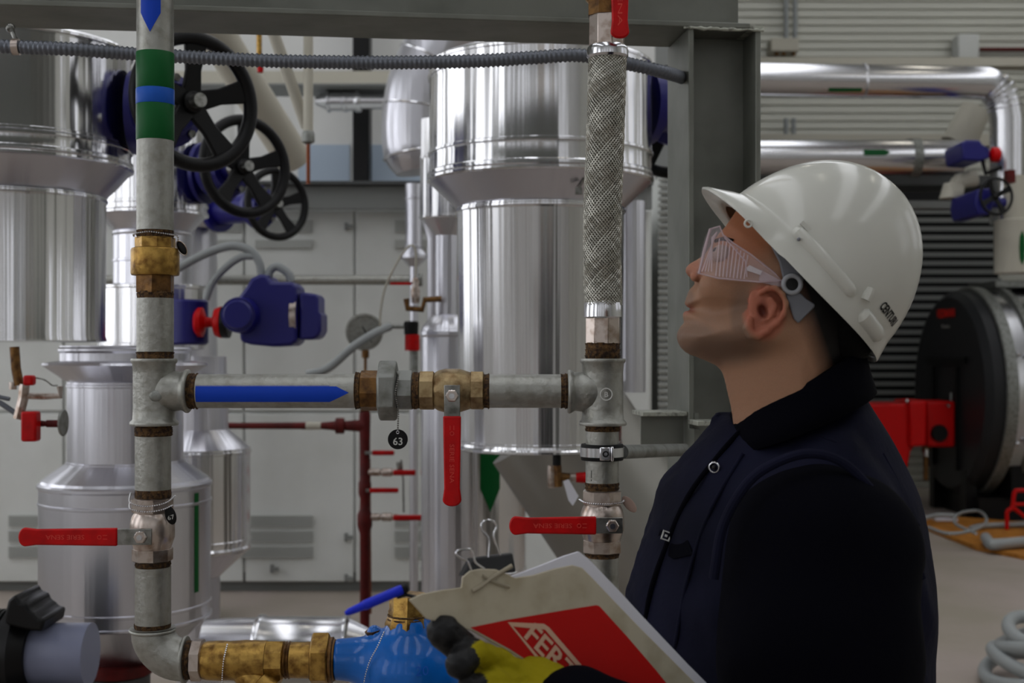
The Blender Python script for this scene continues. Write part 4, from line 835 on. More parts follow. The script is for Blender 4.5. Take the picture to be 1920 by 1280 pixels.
m_ = MB(); m_.box(P(1131,847,Y)-Vector((0,.037,0)), (.017,.012,.022)); m_.box(P(1144,847,Y)-Vector((0,.038,0)), (.005,.016,.024)); m_.build('lug', chrome, t, bevel=.002)
m_ = MB(); m_.torus(P(1132,847,Y)-Vector((0,.044,0)), (0,-1,0), .004, .0014, 14, 6); m_.build('screw', blackp, t)
m_ = MB(); m_.tube([P(1166,847,2.12), P(1284,843,2.42)], .0118, 24); m_.build('stay_tube', galvd, t)
t = ball_valve('ball_valve', 'nickelled ball valve at lower right with its red lever pointing left', False, 1129, 918, 1036, nickel, nickel, None)
lever(t, (1144,978), (-1,0,0), 30, 190, 17, (0,0,-1), 'SERIE SENA'); stub(t, 'hemp_seal', hemp, 1129, thread(1044,1035,32,3,14))
t = thing('chained_tag', P(1182,960,Y), 'pale blank tag on a bead chain round the lower right ball valve', 'tag')
bx2 = Vector((X(1129,Y),Y,0)); m_ = MB(); chain(m_, [bx2+Vector((.037*math.cos(a),-.037*math.sin(a),Z(937+3*math.sin(a),Y))) for a in (PI*1.02,PI*.8,PI*.65,PI*.5,PI*.35,PI*.2,0)]); m_.build('bead_chain', chrome, t)
m_ = MB(); Rm = Matrix.Rotation(-.7,3,'Y'); c_ = P(1180,945,Y); m_.ball(c_, (.008,.0012,.0165), 20, 10, Rm); m_.build('disc', mat('pale tag back',(176,150,138),.4), t)
t = thing('pipe_section', P(1129,1300,Y), 'galvanised pipe running down behind the folder', 'pipe')
stub(t, 'pipe', galv, 1129, [(1500,31),(1044,31)])
# ---- below left tee
t = thing('pipe_section', P(287,925,Y), 'galvanised pipe between the left tee and the lower left ball valve', 'pipe')
stub(t, 'hemp_seal', hemp, 288, thread(817,797,34,6,15)); stub(t, 'pipe', galv, 287, [(917,33),(817,33)]); stub(t, 'hemp_seal', hemp, 287, thread(932,917,34,5,16))
t = ball_valve('ball_valve', 'ball valve at lower left with its red lever pointing left', False, 286, 932, 1052, nickel, nickel, None)
lever(t, (279,999), (-1,0,0), 44, 226, 17, (0,0,-1), 'SERIE SENA'); stub(t, 'hemp_seal', hemp, 287, thread(1062,1052,32,4,17))
t = thing('chained_tag', P(327,980,Y), 'black tag engraved 67 on a bead chain round the lower left ball valve', 'tag')
bx3 = Vector((X(286,Y),Y,0)); m_ = MB(); chain(m_, [bx3+Vector((.038*math.cos(a),-.038*math.sin(a),Z(928+16*math.sin(a),Y))) for a in (PI*1.05,PI*.8,PI*.65,PI*.5,PI*.35,PI*.2,0)]); chain(m_, [bx3+Vector((.039*math.cos(a),-.039*math.sin(a),Z(940+14*math.sin(a),Y))) for a in (PI*1.05,PI*.75,PI*.5,PI*.3,PI*.12)]+[P(322,948,Y)-Vector((0,.02,0))]); m_.build('bead_chain', chrome, t)
m_ = MB(); Rm = Matrix.Rotation(-.3,3,'Y'); c_ = P(326,963,Y)-Vector((0,.02,0)); m_.ball(c_, (.009,.0014,.0155), 20, 10, Rm); m_.build('disc', blacktag, t)
m_ = MB(); m_.text('67', c_-Vector((-.001,.002,.003)), Rm @ Vector((1,0,0)), Rm @ Vector((0,0,1)), .010, fit=.011); m_.build('number', engr, t, smooth=False)
t = thing('pipe_section', P(287,1175,Y), 'galvanised pipe between the lower left ball valve and the elbow', 'pipe')
stub(t, 'pipe', galv, 287, [(1168,33),(1062,33)]); stub(t, 'hemp_seal', hemp, 286, thread(1178,1168,34,4,18))
t = thing('pipe_elbow', P(300,1280,Y), 'galvanised elbow turning the left riser into the bronze strainer', 'fitting')
m_ = MB(); cc = (344,1178)
ar = [P(cc[0]-58*math.cos(a), cc[1]+58*math.sin(a), Y) for a in [PI/2*k/14 for k in range(15)]]
m_.tube([P(286,1176,Y)]+ar+[P(350,1236,Y)], [42*S]+[39*S]*2+[40*S]*13+[43*S], 36)
m_.torus(P(286,1181,Y), (0,0,1), 40*S, 3.5*S, 40, 8); m_.torus(P(347,1236,Y), (1,0,0), 41*S, 3.5*S, 40, 8); m_.build('body', galv, t, ang=60)
t = thing('y_strainer', P(450,1280,Y), 'bronze strainer with hex ends at the bottom, left of the blue valve', 'strainer')
hstub(t, 'hemp_seal', hemp, 1237, thread(350,360,36,3,19))
m_ = MB(); hexh(m_, 1237, 360, 382, 40, Y, 8, a0=.3); m_.build('end_nut', nickel, t)
m_ = MB(); hlathe(m_, 1238, [(382,34),(390,36),(416,37),(430,36),(460,38),(500,37)], Y); m_.lathe([(0,24*S),(60*S,30*S),(62*S,34*S),(90*S,34*S)], P(440,1240,Y), (.75,-.15,-.6), 28); m_.build('body', brass, t)
m_ = MB(); hexh(m_, 1237, 498, 534, 37, Y, 8, a0=.2); m_.build('end_nut', brass, t)
hstub(t, 'thread', brassd, 1237, [(534,32),(537,35),(540,32),(543,35),(546,32)])
t = thing('brass_union', P(580,1290,Y), 'brass union nut screwed onto the blue painted valve', 'fitting')
hstub(t, 'sleeve', brass, 1237, [(546,33),(586,34)])
m_ = MB(); hexh(m_, 1237, 585, 619, 52, Y, 6, 5, a0=.55); m_.build('nut', brass, t, bevel=.0015)
hstub(t, 'thread', brassd, 1237, [(619,42),(624,43),(626,39),(629,38)])
t = thing('chained_tag', P(430,1270,Y), 'bead chain hanging round the bronze strainer', 'chain')
m_ = MB(); chain(m_, [P(431,1203,Y)-Vector((0,.02,0)),P(429,1225,Y)-Vector((0,.036,0)),P(426,1260,Y)-Vector((0,.036,0)),P(425,1300,Y)-Vector((0,.03,0))]); m_.build('bead_chain', chrome, t)
# ---- blue valve
t = thing('blue_pressure_valve', P(740,1400,Y), 'bright blue painted valve body under a bronze cap, behind the glove', 'valve')
def bf(*G):
    q = lambda px, py, dy=0: tuple(P(px,py,Y)+Vector((0,dy,0)))
    d = cap(G, q(629,1236), q(700,1236), 38*S, 44*S)
    d = smin(d, ell(G, q(765,1262), (92*S,80*S,92*S)), .02)
    d = smin(d, cap(G, q(768,1260), q(768,1180), 66*S, 44*S), .012)
    d = smin(d, cap(G, q(840,1262), q(900,1262), 48*S, 44*S), .015)
    d = smin(d, cap(G, q(702,1186), q(708,1200), 15*S, 18*S), .006)
    return np.maximum(d, -(G[0]-X(629,Y)))
lo = P(610,1400,Y); hi = P(940,1130,Y)
m_ = surfnet(bf, (lo.x, Y-.1, lo.z), (hi.x, Y+.1, hi.z), .0035); m_.build('body', bluec, t)
m_ = MB(); m_.lathe([(-.002,.004),(.004,.010),(.010,.014),(.014,.0145)], P(703,1196,Y), (-.2,-.1,1), 8); m_.build('side_plug', brassd, t)
m_ = MB(); m_.lathe([(0,44*S),(6*S,45*S),(20*S,40*S),(24*S,38*S),(30*S,39*S),(34*S,37*S),(58*S,38*S),(62*S,36*S),(63*S,0)], P(766,1176,Y), (.02,0,1), 8); m_.build('cap', brass, t)
m_ = MB(); m_.torus(P(766,1152,Y), (0,0,1), 38*S, 1.8*S, 36, 6); m_.torus(P(766,1160,Y), (0,.05,1), 38*S, 1.8*S, 36, 6); m_.build('rust_ring', hemp, t)
m_ = MB(); m_.text('20', P(797,1238,Y)-Vector((0,.080*.85,0)), (1,0,.1), (0,0,1), .022, depth=0); m_.build('cast_mark', blue_l, t, smooth=False)
m_ = MB(); chain(m_, [P(725,1174,Y)-Vector((0,.045,0)),P(716,1195,Y)-Vector((0,.055,0)),P(700,1225,Y)-Vector((0,.052,0)),P(690,1260,Y)-Vector((0,.052,0)),P(686,1300,Y)-Vector((0,.05,0))]); m_.build('bead_chain', chrome, label='bead chain slung over the blue painted valve', cat='chain')
# ================================================================ the person
Yh = 1.55; sh = Yh/F
def cat2(pts, n=5): 
    out = []; k = len(pts)
    for i in range(k):
        a,b,c,d = [np.array(pts[(i+j-1) % k], float) for j in range(4)]
        for q in range(n):
            t = q/n; out.append(tuple(.5*((2*b)+(c-a)*t+(2*a-5*b+4*c-d)*t*t+(3*b-3*c+d-a)*t**3)))
    return out
class Infl:
    """a side outline swelled to a rounded body"""
    def __init__(s, pts, Y, W, D, p, n=4): s.Y, s.W, s.D, s.p = Y, W, D, p; s.poly = [(X(a,Y), Z(b,Y)) for a,b in (cat2(pts,n) if n > 1 else pts)]
    def w(s, x, z):
        d = poly_sd(x, z, s.poly); t = np.clip(d/s.D, 0, 1); return s.W*(1-(1-t)**1.6)**s.p, d
    def f(s, G):
        shp = G[0].shape; x = G[0][:,0,:]; z = G[2][:,0,:]; w_, d = s.w(x, z)
        r = np.abs(G[1]-s.Y)-w_[:,None,:]; return np.maximum(r, np.broadcast_to(-d[:,None,:], shp)*1.0)*.6
    def near(s, px, py, out=.001):
        Yc = s.Y
        for _ in range(12):
            p = P(px,py,Yc); w_, d = s.w(np.array([p.x]), np.array([p.z])); Yc = .5*Yc+.5*(s.Y-float(w_[0]))
        return P(px,py,Yc-out)
person = thing('person', (X(1500,1.6), 1.6, 0), 'person in white hard hat, clear goggles and navy work vest looking up, holding a folder', 'person')
face = [(1420,360),(1388,384),(1374,404),(1360,424),(1344,442),(1334,456),(1325,472),(1314,482),(1298,491),(1288,499),(1285,507),(1290,517),(1300,524),(1302,533),(1294,541),(1288,553),(1284,566),(1285,573),(1291,577),(1296,580),(1285,583),(1280,589),(1281,598),(1282,605),(1274,614),(1269,627),(1271,642),(1279,655),(1292,664),(1320,675),(1346,688),(1357,706),(1364,735),(1371,765),(1376,800),(1390,880),(1590,880),(1600,800),(1590,720),(1605,660),(1628,590),(1628,500),(1604,420),(1560,372),(1490,348)]
HD = Infl(face, Yh, .077, 120*sh, .62, 3)
Yn = 1.475; sn = Yn/F
def q3(px, py, Y_, dy=0): return tuple(P(px,py,Y_)+Vector((0,dy,0)))
Rear = [[math.cos(.5),0,-math.sin(.5)],[0,1,0],[math.sin(.5),0,math.cos(.5)]]
def headf(*G):
    d = HD.f(G)
    d = smin(d, ell(G, q3(1405,625,1.50), (60*sh,.03,26*sh)), .02)          # jaw corner
    d = smin(d, ell(G, q3(1350,535,1.505), (38*sh,.022,30*sh)), .02)        # cheek
    d = smin(d, ell(G, q3(1303,519,1.532), (9*sh,.010,9*sh)), .005)          # nose wing
    d = np.maximum(d, -ell(G, q3(1292,521,1.538), (5*sh,.004,6*sh)))         # nostril
    d = np.maximum(d, -(cap(G, q3(1276,580,1.55), q3(1306,583,1.522), .0016, .001)))
    d = np.maximum(d, -ell(G, q3(1347,476,1.50), (17*sh,.016,14*sh)))        # eye socket
    e = ell(G, q3(1434,585,Yn,-.004), (27*sn,.006,47*sn), Rear)              # ear plate
    d = smin(d, e, .004)
    hl = [(1424,548),(1436,541),(1450,541),(1463,552),(1470,569),(1466,589),(1453,606),(1434,620),(1417,630),(1405,628),(1399,615),(1402,600)]
    for i in range(len(hl)-1):
        r = 5.2 if i < 7 else 8; d = smin(d, cap(G, q3(*hl[i],Yn,-.011), q3(*hl[i+1],Yn,-.011), r*sn, r*sn), .003)
    ah = [(1442,560),(1450,574),(1444,590),(1430,602)]
    for i in range(3): d = smin(d, cap(G, q3(*ah[i],Yn,-.010), q3(*ah[i+1],Yn,-.010), 4*sn, 4*sn), .003)
    d = np.maximum(d, -ell(G, q3(1428,584,Yn,-.012), (9*sn,.010,15*sn), Rear))
    return d
lo = P(1255,890,Yh); hi = P(1640,335,Yh)
m_ = surfnet(headf, (lo.x, Yh-.1, lo.z), (hi.x, Yh+.1, hi.z), .0019, 2)
def blob(px, py, cx_, cy_, rx, ry, soft=.35):
    q = math.hypot((px-cx_)/rx, (py-cy_)/ry); return min(1, max(0, (1+soft-q)/(2*soft)))
skin = mat('skin', (200,150,124), .5, bump=(90,.12)); nt_ = skin.node_tree; at_ = nt_.nodes.new('ShaderNodeAttribute'); at_.attribute_name = 'tone'
nz_ = nt_.nodes.new('ShaderNodeTexNoise'); nz_.inputs['Scale'].default_value = 260; nz_.inputs['Detail'].default_value = 3
mr_ = nt_.nodes.new('ShaderNodeMapRange'); mr_.inputs['To Min'].default_value = .82; mr_.inputs['To Max'].default_value = 1.12; nt_.links.new(nz_.outputs['Fac'], mr_.inputs['Value'])
vm_ = nt_.nodes.new('ShaderNodeVectorMath'); vm_.operation = 'SCALE'; nt_.links.new(at_.outputs['Color'], vm_.inputs[0]); nt_.links.new(mr_.outputs[0], vm_.inputs['Scale']); nt_.links.new(vm_.outputs[0], nt_.nodes['Principled BSDF'].inputs['Base Color'])
nt_.nodes['Principled BSDF'].inputs['Subsurface Weight'].default_value = .08; nt_.nodes['Principled BSDF'].inputs['Subsurface Scale'].default_value = .01
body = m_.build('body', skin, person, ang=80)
col_ = body.data.color_attributes.new('tone', 'FLOAT_COLOR', 'POINT')
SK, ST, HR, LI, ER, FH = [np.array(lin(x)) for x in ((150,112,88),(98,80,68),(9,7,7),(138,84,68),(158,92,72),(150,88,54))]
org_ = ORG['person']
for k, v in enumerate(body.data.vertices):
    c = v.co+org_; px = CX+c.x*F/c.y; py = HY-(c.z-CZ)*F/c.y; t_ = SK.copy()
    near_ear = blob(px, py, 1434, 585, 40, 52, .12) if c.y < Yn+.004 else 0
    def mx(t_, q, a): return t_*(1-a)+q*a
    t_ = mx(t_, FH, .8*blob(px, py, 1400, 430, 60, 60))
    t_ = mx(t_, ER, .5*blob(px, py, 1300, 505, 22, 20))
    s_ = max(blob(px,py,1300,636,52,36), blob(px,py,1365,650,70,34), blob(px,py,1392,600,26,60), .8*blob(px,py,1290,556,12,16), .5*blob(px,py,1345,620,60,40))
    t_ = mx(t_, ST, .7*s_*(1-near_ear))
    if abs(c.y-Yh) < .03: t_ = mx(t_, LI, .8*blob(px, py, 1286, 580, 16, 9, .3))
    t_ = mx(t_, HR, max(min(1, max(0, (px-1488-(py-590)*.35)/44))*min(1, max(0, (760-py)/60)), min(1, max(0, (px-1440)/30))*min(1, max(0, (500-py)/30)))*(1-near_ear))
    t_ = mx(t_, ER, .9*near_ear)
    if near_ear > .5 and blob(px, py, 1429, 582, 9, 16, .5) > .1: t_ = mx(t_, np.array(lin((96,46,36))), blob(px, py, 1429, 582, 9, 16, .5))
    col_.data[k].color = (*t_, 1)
m_ = MB(); m_.ball(P(1352,477,1.515), .0115, 16, 12); m_.build('eye', mat('eye white', (150,128,118), .3), person); m_ = MB(); m_.ball(P(1352,477,1.515)+Vector((-.78,-.35,.5)).normalized()*.0078, .0045, 12, 8); m_.build('iris', blackp, person)
m_ = MB(); m_.tube(spl([HD.near(1342,452,0),HD.near(1358,448,0),HD.near(1374,452,0)],4), .0028, 8); m_.build('eyebrow', hairm, person)
def hairf(*G):
    d = ell(G, q3(1572,608,Yh), (66*sh,.070,92*sh)); d = smin(d, ell(G, q3(1530,552,Yh), (40*sh,.076,56*sh)), .01)
    return np.maximum(d, -ell(G, q3(1425,590,Yn), (40*sh,.04,60*sh)))
lo = P(1440,730,Yh); hi = P(1660,470,Yh); m_ = surfnet(hairf, (lo.x, Yh-.09, lo.z), (hi.x, Yh+.09, hi.z), .004); m_.build('hair', hairm, person)
# ---- goggles
lens = mat('clear lens', (224,204,210), .08, alpha=.13, spec=.8); ribm = mat('frosted clear rib', (206,184,190), .2, alpha=.5, spec=.8)
gog = bpy.data.objects.new('goggles', None)
def shield(y_, nm):
    pp = [(1330,430),(1348,425),(1354,441),(1372,456),(1405,477),(1450,512),(1464,527),(1420,529),(1345,522),(1309,513),(1318,470)]
    m_ = MB(); m_.prism([P(a,b,Yn)+Vector((0,y_,0)) for a,b in pp], (0,1,0), .0016); return m_, [P(a,b,Yn)+Vector((0,y_,0)) for a,b in pp]
m_, loopn = shield(-.006, ''); gg = m_.build('goggles', lens, person)
m_, loopf = shield(.136, ''); m_.v = [(v[0]+.032,v[1],v[2]) for v in m_.v]; m_.build('side_shield', lens, gg)
m_ = MB(); vs = []; n = 12
for r in range(9):
    a = P(1331-22*r/8+ (3 if r in (0,) else 0), 428+85*r/8, Yn)
    for k in range(n+1): t = k/n; vs.append(a+Vector((-.010*math.sin(PI*t)+.032*t,-.006+.142*t,0)))
m_.add(vs, [(i*(n+1)+k,i*(n+1)+k+1,(i+1)*(n+1)+k+1,(i+1)*(n+1)+k) for i in range(8) for k in range(n)]); fl_ = m_.build('front_lens', lens, gg); sm = fl_.modifiers.new('s','SOLIDIFY'); sm.thickness = .0018
m_ = MB(); m_.tube(loopn, .0011, 8, closed=True); m_.tube([loopn[9]-(loopn[9]-loopn[0])*t for t in (0,.5,1)], .0014, 8)
for k in range(9):
    x = 1342+6.6*k; yt = 446+ (x-1342)*.62+ (0 if k > 1 else 2); m_.tube([P(x+5,yt,Yn)-Vector((0,.0075,0)), P(x-2,518+k*.7,Yn)-Vector((0,.0075,0))], .0008, 6)
for k in range(4): m_.tube([P(1334-3*k+8,436+k*3,Yn)-Vector((0,.008,0)), P(1314+6*k,510,Yn)-Vector((0,.008,0))], .0009, 6)
m_.tube([P(1356,446,Yn)-Vector((0,.008,0)),P(1395,490,Yn)-Vector((0,.008,0)),P(1398,520,Yn)-Vector((0,.008,0))], .0009, 6)
m_.build('frosted_ribs', ribm, gg)
m_ = MB(); m_.prism([P(a,b,Yn)-Vector((0,.009,0)) for a,b in ((1398,502),(1403,498),(1426,509),(1423,516),(1398,508))], (0,1,0), .003); m_.build('arm_slot', mat('milky plastic',(188,180,184),.3), gg)
m_ = MB(); m_.prism([P(a,b,Yn)-Vector((0,.004,0)) for a,b in ((1425,506),(1466,528),(1490,545),(1470,540),(1422,529))], (0,1,0), .003); m_.build('temple_arm', ribm, gg)
# ---- helmet
hr = math.radians(7); xh = Vector((-.70,0,.714)).normalized(); zh0 = Vector((.714,0,.70)); zh0 = (zh0-xh*xh.dot(zh0)).normalized(); yh0 = Vector((0,1,0))
zh = (zh0*math.cos(hr)-yh0*math.sin(hr)*-1*-1).normalized(); zh = (zh0*math.cos(hr)+yh0*math.sin(hr)).normalized() if False else (zh0*math.cos(hr)-yh0*math.sin(hr)*0).normalized()
roll = Matrix.Rotation(0,3,'X')
hc = P(1506,531,Yh)
def hp(x, y, z):
    """helmet point in its own px-sized units: x forward, y away from the camera, z towards the crown"""
    dip = -8*max(0,1-(x/190)**2)*(abs(y)/168)**2 if z < 60 else 0
    k = 9*(y/168)
    return hc+xh*((x)*sh)+yh0*(y*sh)+zh0*((z+dip*(1-max(z,0)/60)+k)*sh)
A_, B_, H_ = 197, 164, 248
def dome(ph, el, e=0):
    cx_ = 8; return (cx_+(A_+e)*math.cos(ph)*math.cos(el), (B_+e)*math.sin(ph)*math.cos(el), H_*math.sin(el)+(e*.8 if el > .2 else 0))
m_ = MB(); NP, vs = 96, []; rows = 0
def brim(ph): c = math.cos(ph); return 6+50*max(0, (c-.55)/.45)**.9 if c > .55 else 6+ (3 if c < -.8 else 0)
els = [PI/2*(1-k/22) for k in range(23)]; els = [e for e in els if math.sin(e)*H_ > 32]+[math.asin(30/H_)]
for el in els:
    for k in range(NP):
        ph = 2*PI*k/NP; x, y, z = dome(ph, el); rb = 0
        if el > .5: rb = 3.2*(math.exp(-((y-0)/13)**2)+.8*math.exp(-((abs(y)-46)/9)**2))*min(1,(el-.5)*3)*min(1,(PI/2-el)*5+.35)
        m_.v.append(tuple(hp(x,y,z+rb)))
    rows += 1
for (fr, zz, f2) in ((.25,22,0),(.6,8,0),(.92,-4,0),(1.0,-9,0),(.95,-12,0),(.4,-6,0),(-.02,-3,0)):
    for k in range(NP):
        ph = 2*PI*k/NP; b = brim(ph); el0 = math.asin(30/H_); c = math.cos(el0); base = c+(1-c)*1.0
        e = b*fr; x = 8+(A_*base+e)*math.cos(ph); y = (B_*base+e*.9)*math.sin(ph); m_.v.append(tuple(hp(x,y,zz if math.cos(ph) > .35 else zz*.8)))
    rows += 1
m_.f = [(i*NP+k,i*NP+(k+1) % NP,(i+1)*NP+(k+1) % NP,(i+1)*NP+k) for i in range(rows-1) for k in range(NP)]; m_.mi = [0]*len(m_.f)
m_.f.append(tuple(range(NP))); m_.mi.append(0)
hel = m_.build('hard_hat', helm, person, ang=55); so = hel.modifiers.new('thick','SOLIDIFY'); so.thickness = .0022; so.offset = -1
def hside(x, z, e=0, s=-1):
    r = 1-((x-8)/A_)**2-(z/H_)**2; return hp(x, s*(B_*math.sqrt(max(r,0.001))+e), z)
m_ = MB(); m_.tube([hside(95-k*8,36-.02*k*k,-6) for k in range(20)], [8*sh]+[14*sh]*18+[9*sh], 14); m_.build('rain_gutter', helm, hel)
m_ = MB(); m_.tube([hside(-88-k*8,18-.3*k,-5) for k in range(9)], [10*sh]+[17*sh]*7+[10*sh], 14); m_.build('rear_gutter', helm, hel)
m_ = MB(); m_.tube([hside(-72,58,1),hside(-76,48,2),hside(-80,38,2)], [7*sh,10*sh,9*sh], 8); m_.build('accessory_clip', helm, hel)
m_ = MB(); m_.box(hside(86,52,1), (.014,.003,.005), Matrix.Rotation(.8,3,'Y')); m_.build('accessory_slot', helm, hel); m_ = MB(); m_.ball(hside(80,28,9), .0022, 8, 6); m_.build('vent_hole', greyh, hel)
m_ = MB(); m_.text('CENTURI', (0,0,0), (1,0,0), (0,1,0), 25, fit=64, bold=.035)
m_.v = [tuple(hside(-134-v[0]*.78, 56+v[1]*.9, 2.0)) for v in m_.v]; m_.build('lettering', blackp, hel, smooth=False)
m_ = MB(); m_.torus(P(1403,419,1.46), (0,1,0), 6.5*sn, 2.2*sn, 20, 8); m_.build('chin_strap_eyelet', helm, hel)
Yz = 1.468
m_ = MB(); m_.prism([P(a,b,Yz) for a,b in ((1440,440),(1466,462),(1492,500),(1508,524),(1496,552),(1472,548),(1468,520),(1462,492),(1448,464))], (0,1,0), .004); m_.build('harness_strap', greyh, hel, bevel=.0015)
m_ = MB(); m_.prism([P(a,b,Yz)-Vector((0,.001,0)) for a,b in ((1472,552),(1500,548),(1512,560),(1528,570),(1527,576),(1497,606),(1489,598),(1480,572))], (0,1,0), .004); m_.build('harness_plate', greyh, hel, bevel=.0015)
m_ = MB(); m_.torus(P(1484,533,Yz)-Vector((0,.003,0)), (0,1,0), 16*sn, 4.5*sn, 32, 10); m_.build('harness_ring', mat('light grey plastic',(150,152,156),.4), hel)
m_ = MB(); m_.lathe([(0,13*sn),(.002,13*sn)], P(1484,533,Yz)-Vector((0,.003,0)), (0,1,0), 24); m_.build('harness_hole', blackp, hel)
# ---- vest
vest_o = [(1385,770),(1352,778),(1328,800),(1300,832),(1262,872),(1238,900),(1224,934),(1208,985),(1195,1042),(1174,1105),(1163,1200),(1168,1350),(1178,1500),(1190,1720),(1700,1720),(1722,1500),(1740,1320),(1748,1200),(1747,1090),(1734,1000),(1713,920),(1682,855),(1648,792),(1618,742),(1602,715),(1540,702),(1450,735)]
Yt = 1.60; VT = Infl(vest_o, Yt, .185, 190*Yt/F, .6, 3)
def vestf(*G):
    d = VT.f(G); d = smin(d, ell(G, q3(1530,985,1.46), (.085,.07,.07)), .03)
    x = G[0]*30; z = G[2]*30; y = G[1]*30
    d = d+.0035*np.sin(x*1.3+np.sin(z*.9)*1.6+.6*z)*np.sin(z*.7+y*.8+x*.3)+.0016*np.sin(x*2.9+z*1.9+np.sin(y*2)*1.2)
    return d
lo = P(1130,1760,Yt); hi = P(1780,660,Yt)
m_ = surfnet(vestf, (lo.x, Yt-.23, lo.z), (hi.x, Yt+.23, hi.z), .0062, 2); m_.build('vest', navy, person, ang=80)
# collar: open band around the neck
def collar(grow, dz, yk=1.0):
    out = []
    for k in range(48):
        a = 2*PI*k/48; fx = math.cos(a); px_ = 1494-112*fx*grow; py_ = 712+60*fx+dz
        out.append(P(px_, py_, Yt-.03)+Vector((0, .092*math.sin(a)*grow*yk, 0)))
    return out
m_ = MB(); rws = [collar(.97,24),collar(.93,2),collar(.95,-7),collar(1.04,-6),collar(1.10,8),collar(1.18,44),collar(1.27,78)]
for r in rws: m_.v += [tuple(v) for v in r]
m_.f = [(i*48+k,i*48+(k+1) % 48,(i+1)*48+(k+1) % 48,(i+1)*48+k) for i in range(len(rws)-1) for k in range(48)]; m_.mi = [0]*len(m_.f)
o = m_.build('collar', navyd, person, ang=80); so = o.modifiers.new('s','SOLIDIFY'); so.thickness = .003
m_ = MB(); pts = spl([VT.near(1395,800,.004),VT.near(1350,850,.005),VT.near(1290,930,.004),VT.near(1250,1020,.004),VT.near(1215,1130,.003),VT.near(1200,1290,.003)],6); m_.tube(pts, .0032, 8); m_.build('front_placket', navyd, person)
for nm, pp in (('shoulder_seam', [(1420,822),(1500,808),(1580,836),(1660,900),(1722,985)]),('chest_seam', [(1392,850),(1330,960),(1290,1080),(1262,1230),(1255,1290)]),('back_seam', [(1655,850),(1695,930),(1722,1020),(1735,1120)])):
    m_ = MB(); m_.tube(spl([VT.near(a,b,.001) for a,b in pp],6), .0024, 8); m_.build(nm, navy, person)
# pocket flap, snap and label
m_ = MB(); pp = [(1238,992),(1290,1012),(1300,1040),(1262,1048),(1226,1028)]; c_ = [VT.near(a,b,.004) for a,b in pp]; m_.prism(c_, (.2,1,0), .004); m_.build('pocket_flap', navyd, person, bevel=.001)
c_ = VT.near(1339,876,.012); m_ = MB(); m_.torus(c_, (-.5,-1,0), .0058, .0012, 24, 8); m_.build('snap_button', chrome, person); m_ = MB(); m_.ball(c_, .003, 10, 6); m_.build('snap_centre', blackp, person)
c_ = VT.near(1249,1004,.014); Rm = Matrix.Rotation(.3,3,'Z') @ Matrix.Rotation(.35,3,'Y'); m_ = MB()
for a in range(4):
    dx, dz = [(0,1),(0,-1),(1,0),(-1,0)][a]; m_.box(c_+Rm @ Vector((dx*.0048,0,dz*.0048)), (.0112 if dz else .0014,.0012,.0112 if dx else .0014), Rm)
m_.box(c_, (.0028,.0012,.0028), Rm); m_.build('square_badge', engr, person)
# ---- sleeves
def limb(pts, rs, h=.006, wr=.0025, fold=1.0, extra=None):
    def f(*G):
        d = None
        for i in range(len(pts)-1):
            c = cap(G, pts[i], pts[i+1], rs[i], rs[i+1]); d = c if d is None else smin(d, c, .03)
        return d+wr*np.sin(G[2]*38*fold+np.sin(G[0]*26)*1.5)*np.sin(G[0]*21+G[1]*30)
    a = np.array(pts); r = max(rs)+.015; return surfnet(f, a.min(0)-r, a.max(0)+r, h, 2)
m_ = limb([q3(1540,1052,1.445),q3(1535,1250,1.40),q3(1540,1480,1.36),q3(1300,1450,1.27),q3(1085,1345,1.23)], [.112,.104,.08,.062,.05]); m_.build('sleeve', navyd, person, ang=80)
m_ = limb([q3(1540,1035,1.76),q3(1560,1270,1.84),q3(1570,1560,1.86),(.30,1.66,.92),(.24,1.62,.86)], [.10,.085,.065,.05,.042]); m_.build('sleeve', navyd, person, ang=80)
m_ = MB(); hem = [(1338,1085),(1356,985),(1402,905),(1458,866),(1520,850),(1582,868),(1640,926),(1694,1000),(1728,1085)]
m_.tube(spl([P(a,b,1.40+.0*i) for i,(a,b) in enumerate(hem)],6), .0055, 10); m_.build('armhole_hem', navy, person)
# ---- trousers and boots (out of the picture, but he stands on the floor)
bx_ = X(1450,1.6)
def legf(*G):
    d = ell(G, (bx_+.0,1.6,.90), (.15,.185,.16))
    for s_, off in ((-1,.03),(1,-.05)):
        d = smin(d, cap(G, (bx_,1.6+s_*.09,.86), (bx_-.02+off,1.6+s_*.11,.48), .092, .066), .03); d = smin(d, cap(G, (bx_-.02+off,1.6+s_*.11,.48), (bx_+off,1.6+s_*.12,.11), .066, .056), .02)
    return d
surfnet(legf, (bx_-.2,1.36,.04), (bx_+.2,1.84,1.1), .01).build('trousers', navyd, person, ang=80)
for s_, off in ((-1,.03),(1,-.05)):
    m_ = surfnet(lambda *G: np.maximum(smin(cap(G, (bx_+off,1.6+s_*.12,.14), (bx_+off+.02,1.6+s_*.12,.05), .055, .052), cap(G, (bx_+off,1.6+s_*.12,.045), (bx_+off-.17,1.6+s_*.13,.04), .052, .044), .02), -(G[2]-.002)), (bx_+off-.27,1.6+s_*.12-.1,-.01), (bx_+off+.12,1.6+s_*.12+.1,.23), .006); m_.build('boot', blackr, person)
